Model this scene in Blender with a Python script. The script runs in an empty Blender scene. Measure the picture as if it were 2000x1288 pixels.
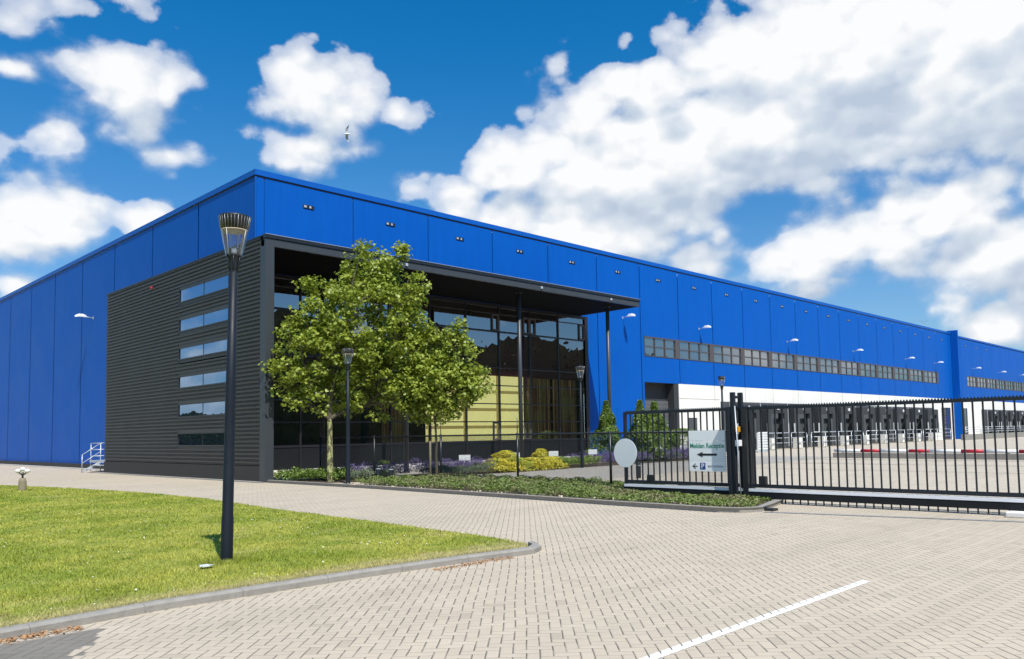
import bpy, math, random
import numpy as np
from mathutils import Matrix, Vector
R = math.radians
scene = bpy.context.scene
COL = scene.collection
random.seed(7); rng = np.random.default_rng(7)

# ------------------------------------------------------------------ camera
cam_d = bpy.data.cameras.new("camera")
cam = bpy.data.objects.new("camera", cam_d); COL.objects.link(cam)
cam_d.sensor_width = 36; cam_d.lens = 28.354
cam_d.shift_x = -0.0196; cam_d.shift_y = 0.0492
cam_d.clip_start = 0.1; cam_d.clip_end = 6000
right = Vector((0.69880, -0.71510, -0.01769)); down = Vector((0.03521, 0.05909, -0.99763)); fwd = Vector((0.71445, 0.69653, 0.06647))
m3 = Matrix((right, -down, -fwd)).transposed()
cam.matrix_world = Matrix.Translation((0, 0, 1.65)) @ m3.to_4x4()
scene.camera = cam
scene.view_settings.view_transform = 'Standard'; scene.view_settings.look = 'None'
scene.view_settings.gamma = 1.0
scene.view_settings.exposure = 0.45

# ------------------------------------------------------------------ sun
SUN = Vector((-0.363, -1.0, 1.57)).normalized()          # towards the sun
sun_el = math.asin(SUN.z); sun_az = math.atan2(SUN.x, SUN.y)
sl = bpy.data.lights.new("sun", 'SUN'); sl.energy = 3.9; sl.angle = R(0.53); sl.color = (1.0, 0.955, 0.88)
so = bpy.data.objects.new("sun", sl); COL.objects.link(so)
so.rotation_euler = SUN.to_track_quat('Z', 'Y').to_euler(); so.location = (0, -20, 60)

# ------------------------------------------------------------------ node helper
class NT:
    def __init__(s, tree): s.t = tree; s.n = tree.nodes; s.l = tree.links
    def node(s, typ, **kw):
        n = s.n.new(typ)
        for k, v in kw.items(): setattr(n, k, v)
        return n
    def set(s, inp, v):
        if v is None: return
        if isinstance(v, bpy.types.NodeSocket): s.l.new(v, inp)
        else: inp.default_value = v
    def m(s, op, a, b=None, c=None, clamp=False):
        n = s.node('ShaderNodeMath', operation=op, use_clamp=clamp)
        s.set(n.inputs[0], a); s.set(n.inputs[1], b); s.set(n.inputs[2], c)
        return n.outputs[0]
    def vm(s, op, a, b=None, scale=None):
        n = s.node('ShaderNodeVectorMath', operation=op)
        s.set(n.inputs[0], a); s.set(n.inputs[1], b)
        if scale is not None: s.set(n.inputs['Scale'], scale)
        return n.outputs['Value'] if op in ('LENGTH', 'DOT_PRODUCT', 'DISTANCE') else n.outputs['Vector']
    def mix(s, f, a, b, mode='MIX'):
        n = s.node('ShaderNodeMix', data_type='RGBA', blend_type=mode)
        s.set(n.inputs[0], f); s.set(n.inputs[6], a); s.set(n.inputs[7], b)
        return n.outputs[2]
    def noise(s, vec, scale, detail=4, rough=0.5, out=0, lac=2.0):
        n = s.node('ShaderNodeTexNoise')
        s.set(n.inputs['Vector'], vec); n.inputs['Scale'].default_value = scale
        n.inputs['Detail'].default_value = detail; n.inputs['Roughness'].default_value = rough; n.inputs['Lacunarity'].default_value = lac
        return n.outputs[out]
    def sep(s, v):
        n = s.node('ShaderNodeSeparateXYZ'); s.set(n.inputs[0], v); return n.outputs
    def comb(s, x, y, z):
        n = s.node('ShaderNodeCombineXYZ'); s.set(n.inputs[0], x); s.set(n.inputs[1], y); s.set(n.inputs[2], z); return n.outputs[0]
    def sstep(s, v, a, b, lo=0.0, hi=1.0):
        n = s.node('ShaderNodeMapRange', interpolation_type='SMOOTHSTEP')
        s.set(n.inputs[0], v); s.set(n.inputs[1], a); s.set(n.inputs[2], b); s.set(n.inputs[3], lo); s.set(n.inputs[4], hi)
        return n.outputs[0]
def c4(c): return (c[0], c[1], c[2], 1.0)

# ------------------------------------------------------------------ world: sky texture with broken cumulus
AZ0 = 0.7981
BLOBS = [(-0.468,0.382,0.062,0.049,1.00),(-0.521,0.393,0.044,0.022,0.70),(-0.430,0.382,0.019,0.031,0.90),(-0.451,0.348,0.032,0.026,0.90),(-0.573,0.380,0.032,0.011,0.45),(-0.427,0.316,0.033,0.018,0.70),(-0.490,0.342,0.025,0.021,0.50),(-0.534,0.322,0.028,0.025,0.80),(-0.249,0.388,0.076,0.055,1.10),(-0.297,0.420,0.036,0.024,0.70),(-0.276,0.435,0.024,0.019,0.60),(-0.164,0.382,0.035,0.023,0.80),(-0.273,0.339,0.063,0.031,1.00),(-0.212,0.342,0.037,0.023,0.60),(-0.554,0.228,0.070,0.045,1.20),(-0.513,0.238,0.037,0.032,1.00),(-0.447,0.245,0.037,0.021,1.00),(-0.576,0.168,0.027,0.017,0.90),(-0.152,0.299,0.028,0.020,0.50),(-0.136,0.313,0.013,0.011,0.30),(-0.579,0.422,0.051,0.028,0.35),(-0.517,0.448,0.060,0.014,0.25),(-0.086,0.287,0.045,0.033,1.10),(-0.047,0.317,0.039,0.033,1.10),(-0.008,0.323,0.052,0.036,1.10),(0.078,0.379,0.045,0.043,1.00),(0.121,0.416,0.039,0.028,1.00),(0.162,0.419,0.032,0.022,1.00),(0.140,0.317,0.164,0.082,1.50),(0.093,0.235,0.152,0.049,1.40),(0.206,0.211,0.055,0.036,1.10),(0.231,0.228,0.030,0.030,0.80),(0.296,0.350,0.154,0.073,1.60),(0.269,0.425,0.097,0.059,1.20),(0.196,0.459,0.050,0.021,0.70),(0.386,0.408,0.184,0.099,1.70),(0.491,0.358,0.131,0.092,1.60),(0.519,0.413,0.084,0.058,1.50),(0.442,0.314,0.116,0.032,1.20),(0.329,0.301,0.104,0.031,1.00),(0.513,0.296,0.049,0.026,0.80),(0.270,0.301,0.072,0.035,1.00),(0.128,0.457,0.017,0.026,0.45),(0.046,0.425,0.016,0.022,0.12),(0.405,0.212,0.114,0.043,1.20),(0.325,0.191,0.075,0.035,1.00),(0.484,0.231,0.076,0.041,1.30),(0.522,0.182,0.072,0.060,1.40),(0.432,0.232,0.042,0.034,1.00),(0.380,0.284,0.021,0.025,0.35),(0.322,0.253,0.029,0.013,0.40),(0.335,0.157,0.040,0.019,0.90),(0.536,0.263,0.026,0.026,0.90),(0.289,0.178,0.041,0.021,0.60),(0.370,0.169,0.045,0.015,0.50),(0.490,0.136,0.035,0.028,0.80),(0.523,0.105,0.053,0.033,1.20),(0.548,0.136,0.023,0.032,1.00),(0.597,0.276,0.053,0.149,1.00),(-0.625,0.289,0.034,0.029,0.60),(-0.021,0.266,0.076,0.037,1.20),(0.167,0.391,0.043,0.036,1.20),(0.043,0.261,0.076,0.043,1.30),(0.188,0.257,0.074,0.042,1.20),(-0.249,0.364,0.042,0.032,1.00)]
def cloud_group():
    g = bpy.data.node_groups.new("cloud_cover", 'ShaderNodeTree')
    g.interface.new_socket("P", in_out='INPUT', socket_type='NodeSocketVector')
    g.interface.new_socket("Cover", in_out='OUTPUT', socket_type='NodeSocketFloat')
    k = NT(g); gi = k.node('NodeGroupInput'); go = k.node('NodeGroupOutput')
    acc = None
    for az, el, ra, re, w in BLOBS:
        d = k.vm('SUBTRACT', gi.outputs[0], (az, el, 0))
        d = k.vm('MULTIPLY', d, (1/(ra*1.24), 1/(re*1.22), 0))
        ln = k.vm('LENGTH', d)
        v = k.m('MULTIPLY_ADD', ln, -w, w)
        if acc is None: acc = v
        else:
            n = k.node('ShaderNodeMath', operation='SMOOTH_MAX'); k.set(n.inputs[0], acc); k.set(n.inputs[1], v); n.inputs[2].default_value = 0.25
            acc = n.outputs[0]
    k.l.new(acc, go.inputs[0])
    return g
world = bpy.data.worlds.new("World"); scene.world = world; world.use_nodes = True
k = NT(world.node_tree); k.n.clear()
tc = k.node('ShaderNodeTexCoord'); D = tc.outputs['Generated']
sky = k.node('ShaderNodeTexSky'); sky.sky_type = 'NISHITA'; sky.sun_disc = False
sky.sun_elevation = sun_el; sky.sun_rotation = sun_az; sky.air_density = 1.0; sky.dust_density = 0.6; sky.ozone_density = 2.2
X, Y, Z = k.sep(D)
az = k.m('SUBTRACT', k.m('ARCTAN2', X, Y), AZ0)
el = k.m('ARCSINE', Z)
P0 = k.comb(az, el, 0.0)
wrp = k.noise(D, 9.0, 4, 0.55, out=1)
P1 = k.vm('ADD', P0, k.vm('SCALE', k.vm('SUBTRACT', wrp, (0.5, 0.5, 0.5)), scale=0.030))
P1 = k.vm('MULTIPLY', P1, (1, 1, 0))
grp = cloud_group()
g1 = k.node('ShaderNodeGroup', node_tree=grp); k.set(g1.inputs[0], P1)
g2 = k.node('ShaderNodeGroup', node_tree=grp); k.set(g2.inputs[0], k.vm('ADD', P1, (-0.012, 0.040, 0)))
Ds = k.vm('MULTIPLY', D, (1, 1, 1.35))
Dw = k.vm('ADD', Ds, k.vm('SCALE', k.vm('SUBTRACT', k.noise(Ds, 30.0, 5, 0.6, out=1), (0.5, 0.5, 0.5)), scale=0.022))
def puffs(vec, scale):
    n = k.node('ShaderNodeTexVoronoi', feature='SMOOTH_F1'); k.set(n.inputs['Vector'], vec); n.inputs['Scale'].default_value = scale; n.inputs['Smoothness'].default_value = 0.35
    return n.outputs['Distance']
def billow(vec):
    a = k.m('SUBTRACT', 0.45, puffs(vec, 17.0)); b = k.m('SUBTRACT', 0.45, puffs(vec, 42.0))
    return k.m('ADD', k.m('MULTIPLY', a, 0.75), k.m('MULTIPLY', b, 0.40))
bl1 = billow(Dw); bl2 = billow(k.vm('ADD', Dw, (0.006, 0.006, 0.012)))
n1 = k.noise(Ds, 12.0, 9, 0.58); n2 = k.noise(k.vm('ADD', Ds, (0.0, 0.0, 0.02)), 12.0, 6, 0.55)
n3 = k.noise(Ds, 6.0, 3, 0.5); nb = k.noise(k.vm('ADD', Ds, (0.0, 0.0, 0.05)), 6.0, 3, 0.5)
# cloud field of the rest of the sky, away from the mapped part
off = k.sstep(k.m('ABSOLUTE', k.m('SUBTRACT', az, 0.02)), 0.62, 0.90)
off = k.m('MAXIMUM', off, k.sstep(el, 0.50, 0.70))
gen = k.m('MULTIPLY', k.m('SUBTRACT', k.noise(k.vm('MULTIPLY', D, (1, 1, 1.8)), 2.6, 5, 0.5), 0.53), 5.0)
cov1 = k.m('MULTIPLY_ADD', k.m('SUBTRACT', gen, g1.outputs[0]), off, g1.outputs[0])
cov1 = k.m('MINIMUM', cov1, 1.6)
cov2 = k.m('MINIMUM', k.m('MULTIPLY_ADD', k.m('SUBTRACT', gen, g2.outputs[0]), off, g2.outputs[0]), 1.6)
dens = k.m('ADD', cov1, k.m('MULTIPLY', k.m('SUBTRACT', n1, 0.5), 1.15))
dens = k.m('ADD', dens, k.m('MULTIPLY_ADD', bl1, 0.8, 0.03))
# crisp on the sunlit tops, ragged and soft underneath
top = k.sstep(k.m('SUBTRACT', cov1, cov2), -0.10, 0.35)
wid = k.m('MULTIPLY_ADD', top, -0.42, 0.60)
n_ = k.node('ShaderNodeMapRange', interpolation_type='SMOOTHSTEP'); k.set(n_.inputs[0], dens); n_.inputs[1].default_value = 0.02; k.set(n_.inputs[2], wid)
alpha = k.m('MULTIPLY', n_.outputs[0], k.m('MULTIPLY_ADD', k.sstep(dens, 0.05, 0.75), 0.55, 0.45))
relief = k.m('MULTIPLY', k.m('SUBTRACT', bl1, bl2), 1.0)
relief = k.m('ADD', relief, k.m('MULTIPLY', k.m('SUBTRACT', n1, n2), 0.5))
relief2 = k.m('MULTIPLY', k.m('SUBTRACT', n3, nb), 1.0)
base = k.m('ADD', k.m('MULTIPLY', k.sstep(cov2, 0.0, 1.1), -0.21), k.m('MULTIPLY', k.sstep(k.m('SUBTRACT', cov2, cov1), -0.05, 0.45), -0.36))
rim = k.m('MULTIPLY', top, 0.42)
lit = k.m('ADD', k.m('ADD', k.m('ADD', relief, relief2), k.m('ADD', base, rim)), 0.66, clamp=True)
ramp = k.node('ShaderNodeValToRGB'); k.set(ramp.inputs[0], lit)
cr = ramp.color_ramp; cr.elements[0].position = 0.0; cr.elements[0].color = (4.9, 5.8, 7.1, 1); cr.elements[1].position = 0.95; cr.elements[1].color = (9.5, 9.6, 9.7, 1)
e = cr.elements.new(0.42); e.color = (6.6, 7.3, 8.2, 1)
tint = k.mix(k.sstep(Z, 0.05, 0.50), (0.72, 1.0, 1.24, 1), (0.06, 0.92, 1.46, 1))
skyc = k.mix(1.0, sky.outputs[0], tint, 'MULTIPLY')
col = k.mix(alpha, skyc, ramp.outputs[0])
bg = k.node('ShaderNodeBackground'); k.set(bg.inputs[0], col); bg.inputs[1].default_value = 0.075
wo = k.node('ShaderNodeOutputWorld'); k.l.new(bg.outputs[0], wo.inputs[0])
world.cycles.sampling_method = 'MANUAL'; world.cycles.sample_map_resolution = 512

# ------------------------------------------------------------------ materials
def new_mat(name):
    m = bpy.data.materials.new(name); m.use_nodes = True
    k = NT(m.node_tree); k.n.clear()
    out = k.node('ShaderNodeOutputMaterial')
    return m, k, out
def pos(k): return k.node('ShaderNodeNewGeometry').outputs['Position']
def mat(name, col, rough=0.5, metal=0.0, var=0.12, vs=2.0, bump=0.0, bs=40.0, spec=0.5, streak=0.0, island=0.0):
    m, k, out = new_mat(name)
    b = k.node('ShaderNodeBsdfPrincipled'); k.l.new(b.outputs[0], out.inputs[0])
    p = pos(k)
    n = k.noise(p, vs, 5, 0.6)
    f = k.m('MULTIPLY_ADD', n, 2*var, 1-var)
    if streak:
        n2 = k.noise(k.vm('MULTIPLY', p, (3.0, 3.0, 0.25)), 1.5, 4, 0.6)
        f = k.m('MULTIPLY', f, k.m('MULTIPLY_ADD', n2, 2*streak, 1-streak))
    if island:
        r = k.node('ShaderNodeNewGeometry').outputs['Random Per Island']
        f = k.m('MULTIPLY', f, k.m('MULTIPLY_ADD', r, 2*island, 1-island))
    cc = k.vm('SCALE', tuple(col), scale=f)
    k.set(b.inputs['Base Color'], cc)
    b.inputs['Metallic'].default_value = metal; b.inputs['Specular IOR Level'].default_value = spec
    k.set(b.inputs['Roughness'], k.m('MULTIPLY_ADD', n, 0.2, rough-0.1, clamp=True))
    if bump:
        bn = k.node('ShaderNodeBump'); bn.inputs['Strength'].default_value = bump; bn.inputs['Distance'].default_value = 0.01
        k.set(bn.inputs['Height'], k.noise(p, bs, 4, 0.6)); k.l.new(bn.outputs[0], b.inputs['Normal'])
    return m
M = {}
M['blue'] = mat('blue_panel', (0.001, 0.094, 0.43), 0.5, 0, 0.06, 0.35, streak=0.13, spec=0.12)
M['blue_trim'] = mat('blue_trim', (0.002, 0.096, 0.43), 0.45, 0, 0.05, spec=0.25)
M['louvre'] = mat('charcoal_cladding', (0.050, 0.050, 0.046), 0.5, 0, 0.12, 0.7, spec=0.4)
M['charcoal'] = mat('charcoal_metal', (0.045, 0.052, 0.060), 0.42, 0, 0.10, 1.5)
M['black'] = mat('black_metal', (0.014, 0.017, 0.020), 0.38, 0, 0.15, 3)
M['gatemetal'] = mat('gate_metal', (0.015, 0.020, 0.026), 0.40, 0, 0.12, 4, spec=0.4)
M['pole'] = mat('lamp_pole', (0.010, 0.014, 0.022), 0.5, 0, 0.25, 6, spec=0.3, streak=0.2)
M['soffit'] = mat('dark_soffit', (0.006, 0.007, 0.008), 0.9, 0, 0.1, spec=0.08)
M['plinth'] = mat('dark_plinth', (0.038, 0.034, 0.030), 0.8, 0, 0.15, 1.5, bump=0.2)
M['white_conc'] = mat('white_concrete', (0.80, 0.78, 0.72), 0.8, 0, 0.07, 0.8, streak=0.08)
M['white'] = mat('white_paint', (0.80, 0.80, 0.80), 0.45, 0, 0.04)
M['signgrey'] = mat('sign_grey', (0.70, 0.74, 0.73), 0.5, 0, 0.03)
M['concrete'] = mat('kerb_concrete', (0.29, 0.27, 0.24), 0.9, 0, 0.32, 9, bump=0.6)
M['concrete2'] = mat('grey_concrete', (0.25, 0.24, 0.21), 0.9, 0, 0.2, 1.0, bump=0.3, streak=0.15)
M['dockgrey'] = mat('dock_grey', (0.070, 0.076, 0.080), 0.6, 0, 0.1, 1)
M['dockdark'] = mat('dock_shelter', (0.035, 0.038, 0.042), 0.7, 0, 0.12, 2)
M['dockblack'] = mat('dock_opening', (0.008, 0.009, 0.011), 0.7)
M['doorgrey'] = mat('roller_door', (0.11, 0.115, 0.12), 0.5, 0, 0.08)
M['galv'] = mat('galvanised_steel', (0.52, 0.55, 0.58), 0.42, 0.35, 0.1, 5)
M['red'] = mat('red_paint', (0.50, 0.02, 0.04), 0.45, 0, 0.08)
M['amber'] = mat('amber_lens', (0.62, 0.30, 0.02), 0.3)
M['maroon'] = mat('maroon_wall', (0.17, 0.048, 0.060), 0.6, 0, 0.15, 1)
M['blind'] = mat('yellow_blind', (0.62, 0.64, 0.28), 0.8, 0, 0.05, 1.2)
M['shadow_band'] = mat('olive_shadow_band', (0.30, 0.27, 0.10), 0.8)  # tone of the shadow bands painted across the blinds
M['interior'] = mat('dark_interior', (0.035, 0.030, 0.030), 0.8)
M['frame'] = mat('window_frame', (0.020, 0.020, 0.026), 0.4, 0, 0.1)
M['winframe'] = mat('grey_window_frame', (0.085, 0.075, 0.075), 0.5, 0, 0.1)
M['bark'] = mat('plane_bark', (0.27, 0.27, 0.12), 0.85, 0, 0.75, 5, bump=0.5, bs=20)
def bark_mat():
    m, k, out = new_mat('plane_bark_patches')
    b = k.node('ShaderNodeBsdfPrincipled'); k.l.new(b.outputs[0], out.inputs[0]); b.inputs['Roughness'].default_value = 0.85
    p = k.vm('MULTIPLY', pos(k), (1, 1, 0.55))
    c = k.mix(k.sstep(k.noise(p, 9.0, 3, 0.6), 0.46, 0.52), (0.085, 0.075, 0.04, 1), (0.34, 0.36, 0.15, 1))
    c = k.mix(k.sstep(k.noise(p, 17.0, 3, 0.6), 0.56, 0.60), c, (0.20, 0.17, 0.09, 1))
    k.set(b.inputs['Base Color'], c); return m
M['bark'] = bark_mat()
M['branch'] = mat('branch_bark', (0.10, 0.085, 0.055), 0.9, 0, 0.3, 6)
M['wood'] = mat('weathered_wood', (0.24, 0.20, 0.13), 0.9, 0, 0.25, 8, bump=0.4)
M['soil'] = mat('soil', (0.10, 0.075, 0.055), 0.95, 0, 0.3, 8, bump=0.6, bs=25)
M['gravel'] = mat('pale_gravel', (0.46, 0.44, 0.40), 0.95, 0, 0.35, 30, bump=0.8, bs=40)
M['green'] = mat('sign_green', (0.01, 0.26, 0.15), 0.5)
M['inkblack'] = mat('sign_black', (0.015, 0.015, 0.018), 0.5)
M['signblue'] = mat('sign_blue', (0.01, 0.06, 0.28), 0.45)
M['panelgrey'] = mat('sign_panel_grey', (0.86, 0.88, 0.86), 0.5, 0, 0.02)
M['panelwhite'] = mat('sign_panel_white', (0.95, 0.95, 0.93), 0.5, 0, 0.02)
M['beamdark'] = mat('gate_beam', (0.012, 0.014, 0.016), 0.6, 0, 0.15, 3, spec=0.25)
M['strip'] = mat('pale_lit_strip', (0.82, 0.83, 0.86), 0.5, 0, 0.06, 3)
M['beak'] = mat('bird_beak', (0.5, 0.3, 0.05), 0.5)
M['gullgrey'] = mat('gull_grey', (0.38, 0.38, 0.40), 0.7)
M['gullwhite'] = mat('gull_white', (0.75, 0.75, 0.74), 0.7)
M['litter'] = mat('dry_leaves', (0.38, 0.21, 0.10), 0.9, island=0.4)
M['straw'] = mat('pale_litter', (0.60, 0.50, 0.38), 0.9, island=0.4)
M['clover'] = mat('clover_white', (0.75, 0.76, 0.66), 0.8)

def leaf_mat(name, ca, cb, trans=0.35, rough=0.42, cc=None):
    m, k, out = new_mat(name)
    g = k.node('ShaderNodeNewGeometry')
    r = g.outputs['Random Per Island']
    col = k.mix(r, c4(ca), c4(cb))
    n = k.noise(g.outputs['Position'], 1.3, 3)
    if cc: col = k.mix(k.sstep(n, 0.45, 0.65), col, c4(cc))
    col = k.vm('SCALE', col, scale=k.m('MULTIPLY_ADD', k.noise(g.outputs['Position'], 3.0, 2), 0.5, 0.75))
    b = k.node('ShaderNodeBsdfPrincipled'); k.set(b.inputs['Base Color'], col); b.inputs['Roughness'].default_value = rough
    b.inputs['Specular IOR Level'].default_value = 0.35
    t = k.node('ShaderNodeBsdfTranslucent'); k.set(t.inputs[0], k.vm('MULTIPLY', col, (1.25, 1.25, 0.7)))
    mx = k.node('ShaderNodeMixShader'); mx.inputs[0].default_value = trans
    k.l.new(b.outputs[0], mx.inputs[1]); k.l.new(t.outputs[0], mx.inputs[2]); k.l.new(mx.outputs[0], out.inputs[0])
    return m
M['leaf'] = leaf_mat('tree_leaves', (0.175, 0.235, 0.022), (0.42, 0.48, 0.095), 0.33, 0.42)
M['hedge'] = leaf_mat('hedge_leaves', (0.10, 0.17, 0.03), (0.22, 0.30, 0.06), 0.25)
M['cover'] = leaf_mat('juniper_leaves', (0.12, 0.18, 0.04), (0.24, 0.30, 0.08), 0.25, 0.5, (0.24, 0.23, 0.11))
M['column'] = leaf_mat('columnar_leaves', (0.07, 0.13, 0.022), (0.20, 0.29, 0.05), 0.25)
M['yellow'] = leaf_mat('golden_leaves', (0.55, 0.46, 0.03), (0.75, 0.68, 0.09), 0.25, 0.45, (0.42, 0.46, 0.06))
M['lime'] = leaf_mat('lime_leaves', (0.18, 0.28, 0.05), (0.30, 0.38, 0.10), 0.25)
M['lavgreen'] = leaf_mat('lavender_stems', (0.13, 0.17, 0.11), (0.22, 0.26, 0.17), 0.2, 0.6)
M['lavender'] = leaf_mat('lavender_bloom', (0.13, 0.10, 0.25), (0.24, 0.19, 0.38), 0.15, 0.6)
M['woodmass'] = leaf_mat('far_leaves', (0.02, 0.035, 0.012), (0.04, 0.06, 0.02), 0.1, 0.6)

def glass_mat(name, refl, tcol, gcol, rough=0.0, wavy=0.0, dark=None):
    m, k, out = new_mat(name)
    gl = k.node('ShaderNodeBsdfGlossy'); gl.inputs[0].default_value = c4(gcol); gl.inputs['Roughness'].default_value = rough
    if wavy:
        bn = k.node('ShaderNodeBump'); bn.inputs['Strength'].default_value = wavy; bn.inputs['Distance'].default_value = 0.05
        k.set(bn.inputs['Height'], k.noise(pos(k), 0.8, 2)); k.l.new(bn.outputs[0], gl.inputs['Normal'])
    if dark: t = k.node('ShaderNodeBsdfDiffuse'); t.inputs[0].default_value = c4(dark)
    else: t = k.node('ShaderNodeBsdfTransparent'); t.inputs[0].default_value = c4(tcol)
    fr = k.node('ShaderNodeFresnel'); fr.inputs[0].default_value = 1.5
    f = k.m('ADD', k.m('MULTIPLY', fr.outputs[0], 0.8), refl, clamp=True)
    mx = k.node('ShaderNodeMixShader'); k.set(mx.inputs[0], f)
    k.l.new(t.outputs[0], mx.inputs[1]); k.l.new(gl.outputs[0], mx.inputs[2]); k.l.new(mx.outputs[0], out.inputs[0])
    return m
M['glass'] = glass_mat('office_glass', 0.33, (0.80, 0.76, 0.74), (0.86, 0.86, 0.88), wavy=0.03)
M['sideglass'] = glass_mat('side_glass', 0.42, None, (0.55, 0.74, 0.98), wavy=0.03, dark=(0.01, 0.014, 0.02))
M['stripglass'] = glass_mat('strip_glass', 0.34, None, (0.75, 0.80, 0.85), wavy=0.04, dark=(0.05, 0.055, 0.06))
M['lampglass'] = glass_mat('lamp_glass', 0.03, (0.93, 0.95, 0.96), (0.9, 0.95, 1.0), rough=0.08)

# ---- herringbone clay pavers (90 degree herringbone at 45 degrees to the building)
def paver_group():
    g = bpy.data.node_groups.new("herringbone", 'ShaderNodeTree')
    for nm in ("Joint", "Rand", "Soft"): g.interface.new_socket(nm, in_out='OUTPUT', socket_type='NodeSocketFloat')
    g.interface.new_socket("Width", in_out='INPUT', socket_type='NodeSocketFloat')
    k = NT(g); gi = k.node('NodeGroupInput'); go = k.node('NodeGroupOutput')
    p = pos(k)
    wob = k.vm('SCALE', k.vm('SUBTRACT', k.noise(p, 0.9, 2, 0.5, out=1), (0.5, 0.5, 0.5)), scale=0.05)
    p = k.vm('ADD', p, wob)
    W = 0.1; s = 1/(math.sqrt(2)*W)
    x, y, z = k.sep(p)
    a = k.m('ADD', k.m('MULTIPLY', k.m('ADD', x, y), s), 4000.0)
    b = k.m('ADD', k.m('MULTIPLY', k.m('SUBTRACT', x, y), s), 4000.0)
    i = k.m('FLOOR', a); j = k.m('FLOOR', b)
    fx = k.m('SUBTRACT', a, i); fy = k.m('SUBTRACT', b, j)
    t = k.m('FLOORED_MODULO', k.m('SUBTRACT', i, j), 4.0)
    eq = lambda v: k.m('COMPARE', t, float(v), 0.1)
    e0, e1, e2, e3 = eq(0), eq(1), eq(2), eq(3)
    dl = k.m('ADD', fx, e1); dr = k.m('ADD', k.m('SUBTRACT', 1.0, fx), e0)
    db = k.m('ADD', fy, e2); dt = k.m('ADD', k.m('SUBTRACT', 1.0, fy), e3)
    dh = k.m('MINIMUM', dl, dr); dv_ = k.m('MINIMUM', db, dt); d = k.m('MINIMUM', dh, dv_)
    j1 = k.m('SUBTRACT', 1.0, k.sstep(dv_, k.m('MULTIPLY', gi.outputs[0], 0.7), k.m('MULTIPLY', gi.outputs[0], 1.5)))
    j2 = k.m('MULTIPLY', k.m('SUBTRACT', 1.0, k.sstep(dh, k.m('MULTIPLY', gi.outputs[0], 0.3), k.m('MULTIPLY', gi.outputs[0], 0.9))), 0.55)
    jn = k.m('MAXIMUM', j1, j2)
    bi = k.m('SUBTRACT', i, e1); bj = k.m('ADD', j, e3)
    wn = k.node('ShaderNodeTexWhiteNoise', noise_dimensions='2D'); k.set(wn.inputs[0], k.comb(bi, bj, 0.0))
    k.l.new(jn, go.inputs[0]); k.l.new(wn.outputs[0], go.inputs[1])
    k.l.new(k.m('SUBTRACT', 1.0, k.sstep(d, 0.0, 0.16)), go.inputs[2])
    return g
HB = paver_group()
def paver_mat(name, col, joint=(0.135, 0.120, 0.10), width=0.05, bvar=0.07, dark_zone=False, worn=0.35):
    m, k, out = new_mat(name)
    b = k.node('ShaderNodeBsdfPrincipled'); k.l.new(b.outputs[0], out.inputs[0])
    g = k.node('ShaderNodeGroup', node_tree=HB); g.inputs[0].default_value = width
    p = pos(k)
    big = k.noise(p, 0.35, 5, 0.6); fine = k.noise(p, 60.0, 3, 0.7); mid = k.noise(p, 2.2, 4, 0.6)
    base = k.mix(k.sstep(big, 0.35, 0.7), c4(col), c4((col[0]*0.93, col[1]*0.95, col[2]*0.95)))
    f = k.m('MULTIPLY_ADD', g.outputs[1], bvar, 1-bvar/2)
    f = k.m('MULTIPLY', f, k.m('MULTIPLY_ADD', fine, 0.24, 0.88))
    f = k.m('MULTIPLY', f, k.m('MULTIPLY_ADD', mid, 0.22, 0.89))
    x, y, z = k.sep(p)
    tr = k.noise(k.vm('MULTIPLY', p, (0.06, 1.1, 1.0)), 1.0, 4, 0.55)       # faint tyre wear along the road
    f = k.m('MULTIPLY', f, k.m('MULTIPLY_ADD', k.sstep(tr, 0.45, 0.72), -0.09, 1.03))
    f = k.m('MULTIPLY', f, k.m('SUBTRACT', 1.0, k.m('MULTIPLY', k.m('GREATER_THAN', g.outputs[1], 0.985), 0.16)))
    spots = k.sstep(k.noise(p, 9.0, 2, 0.5), 0.74, 0.80, 0.0, 0.35)
    col2 = k.vm('SCALE', base, scale=k.m('SUBTRACT', f, k.m('MULTIPLY', spots, 0.4)))
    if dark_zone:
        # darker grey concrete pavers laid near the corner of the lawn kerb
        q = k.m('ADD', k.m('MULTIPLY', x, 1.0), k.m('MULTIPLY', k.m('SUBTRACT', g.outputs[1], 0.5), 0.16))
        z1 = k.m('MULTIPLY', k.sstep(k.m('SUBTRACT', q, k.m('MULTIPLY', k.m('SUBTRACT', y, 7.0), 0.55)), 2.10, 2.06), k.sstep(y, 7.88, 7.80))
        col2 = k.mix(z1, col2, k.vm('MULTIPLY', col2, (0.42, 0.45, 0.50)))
    # worn joints: partly filled with pale sand
    jf = k.m('MULTIPLY', g.outputs[0], k.sstep(k.noise(p, 3.5, 4, 0.7), 0.28, 0.60, worn, 1.0))
    c = k.mix(jf, col2, c4(joint))
    k.set(b.inputs['Base Color'], c); b.inputs['Roughness'].default_value = 0.85; b.inputs['Specular IOR Level'].default_value = 0.3
    bn = k.node('ShaderNodeBump'); bn.inputs['Strength'].default_value = 0.7; bn.inputs['Distance'].default_value = 0.006
    h = k.m('SUBTRACT', k.m('MULTIPLY', fine, 0.35), g.outputs[2])
    k.set(bn.inputs['Height'], h); k.l.new(bn.outputs[0], b.inputs['Normal'])
    return m
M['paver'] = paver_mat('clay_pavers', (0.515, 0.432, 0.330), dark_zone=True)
M['line'] = paver_mat('white_line_pavers', (0.90, 0.90, 0.88), joint=(0.10,0.09,0.075), width=0.06, bvar=0.04, worn=0.8)
M['yard'] = paver_mat('yard_pavers', (0.53, 0.455, 0.355), bvar=0.10)
M['court'] = paver_mat('court_pavers', (0.40, 0.365, 0.315), bvar=0.3)

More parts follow.
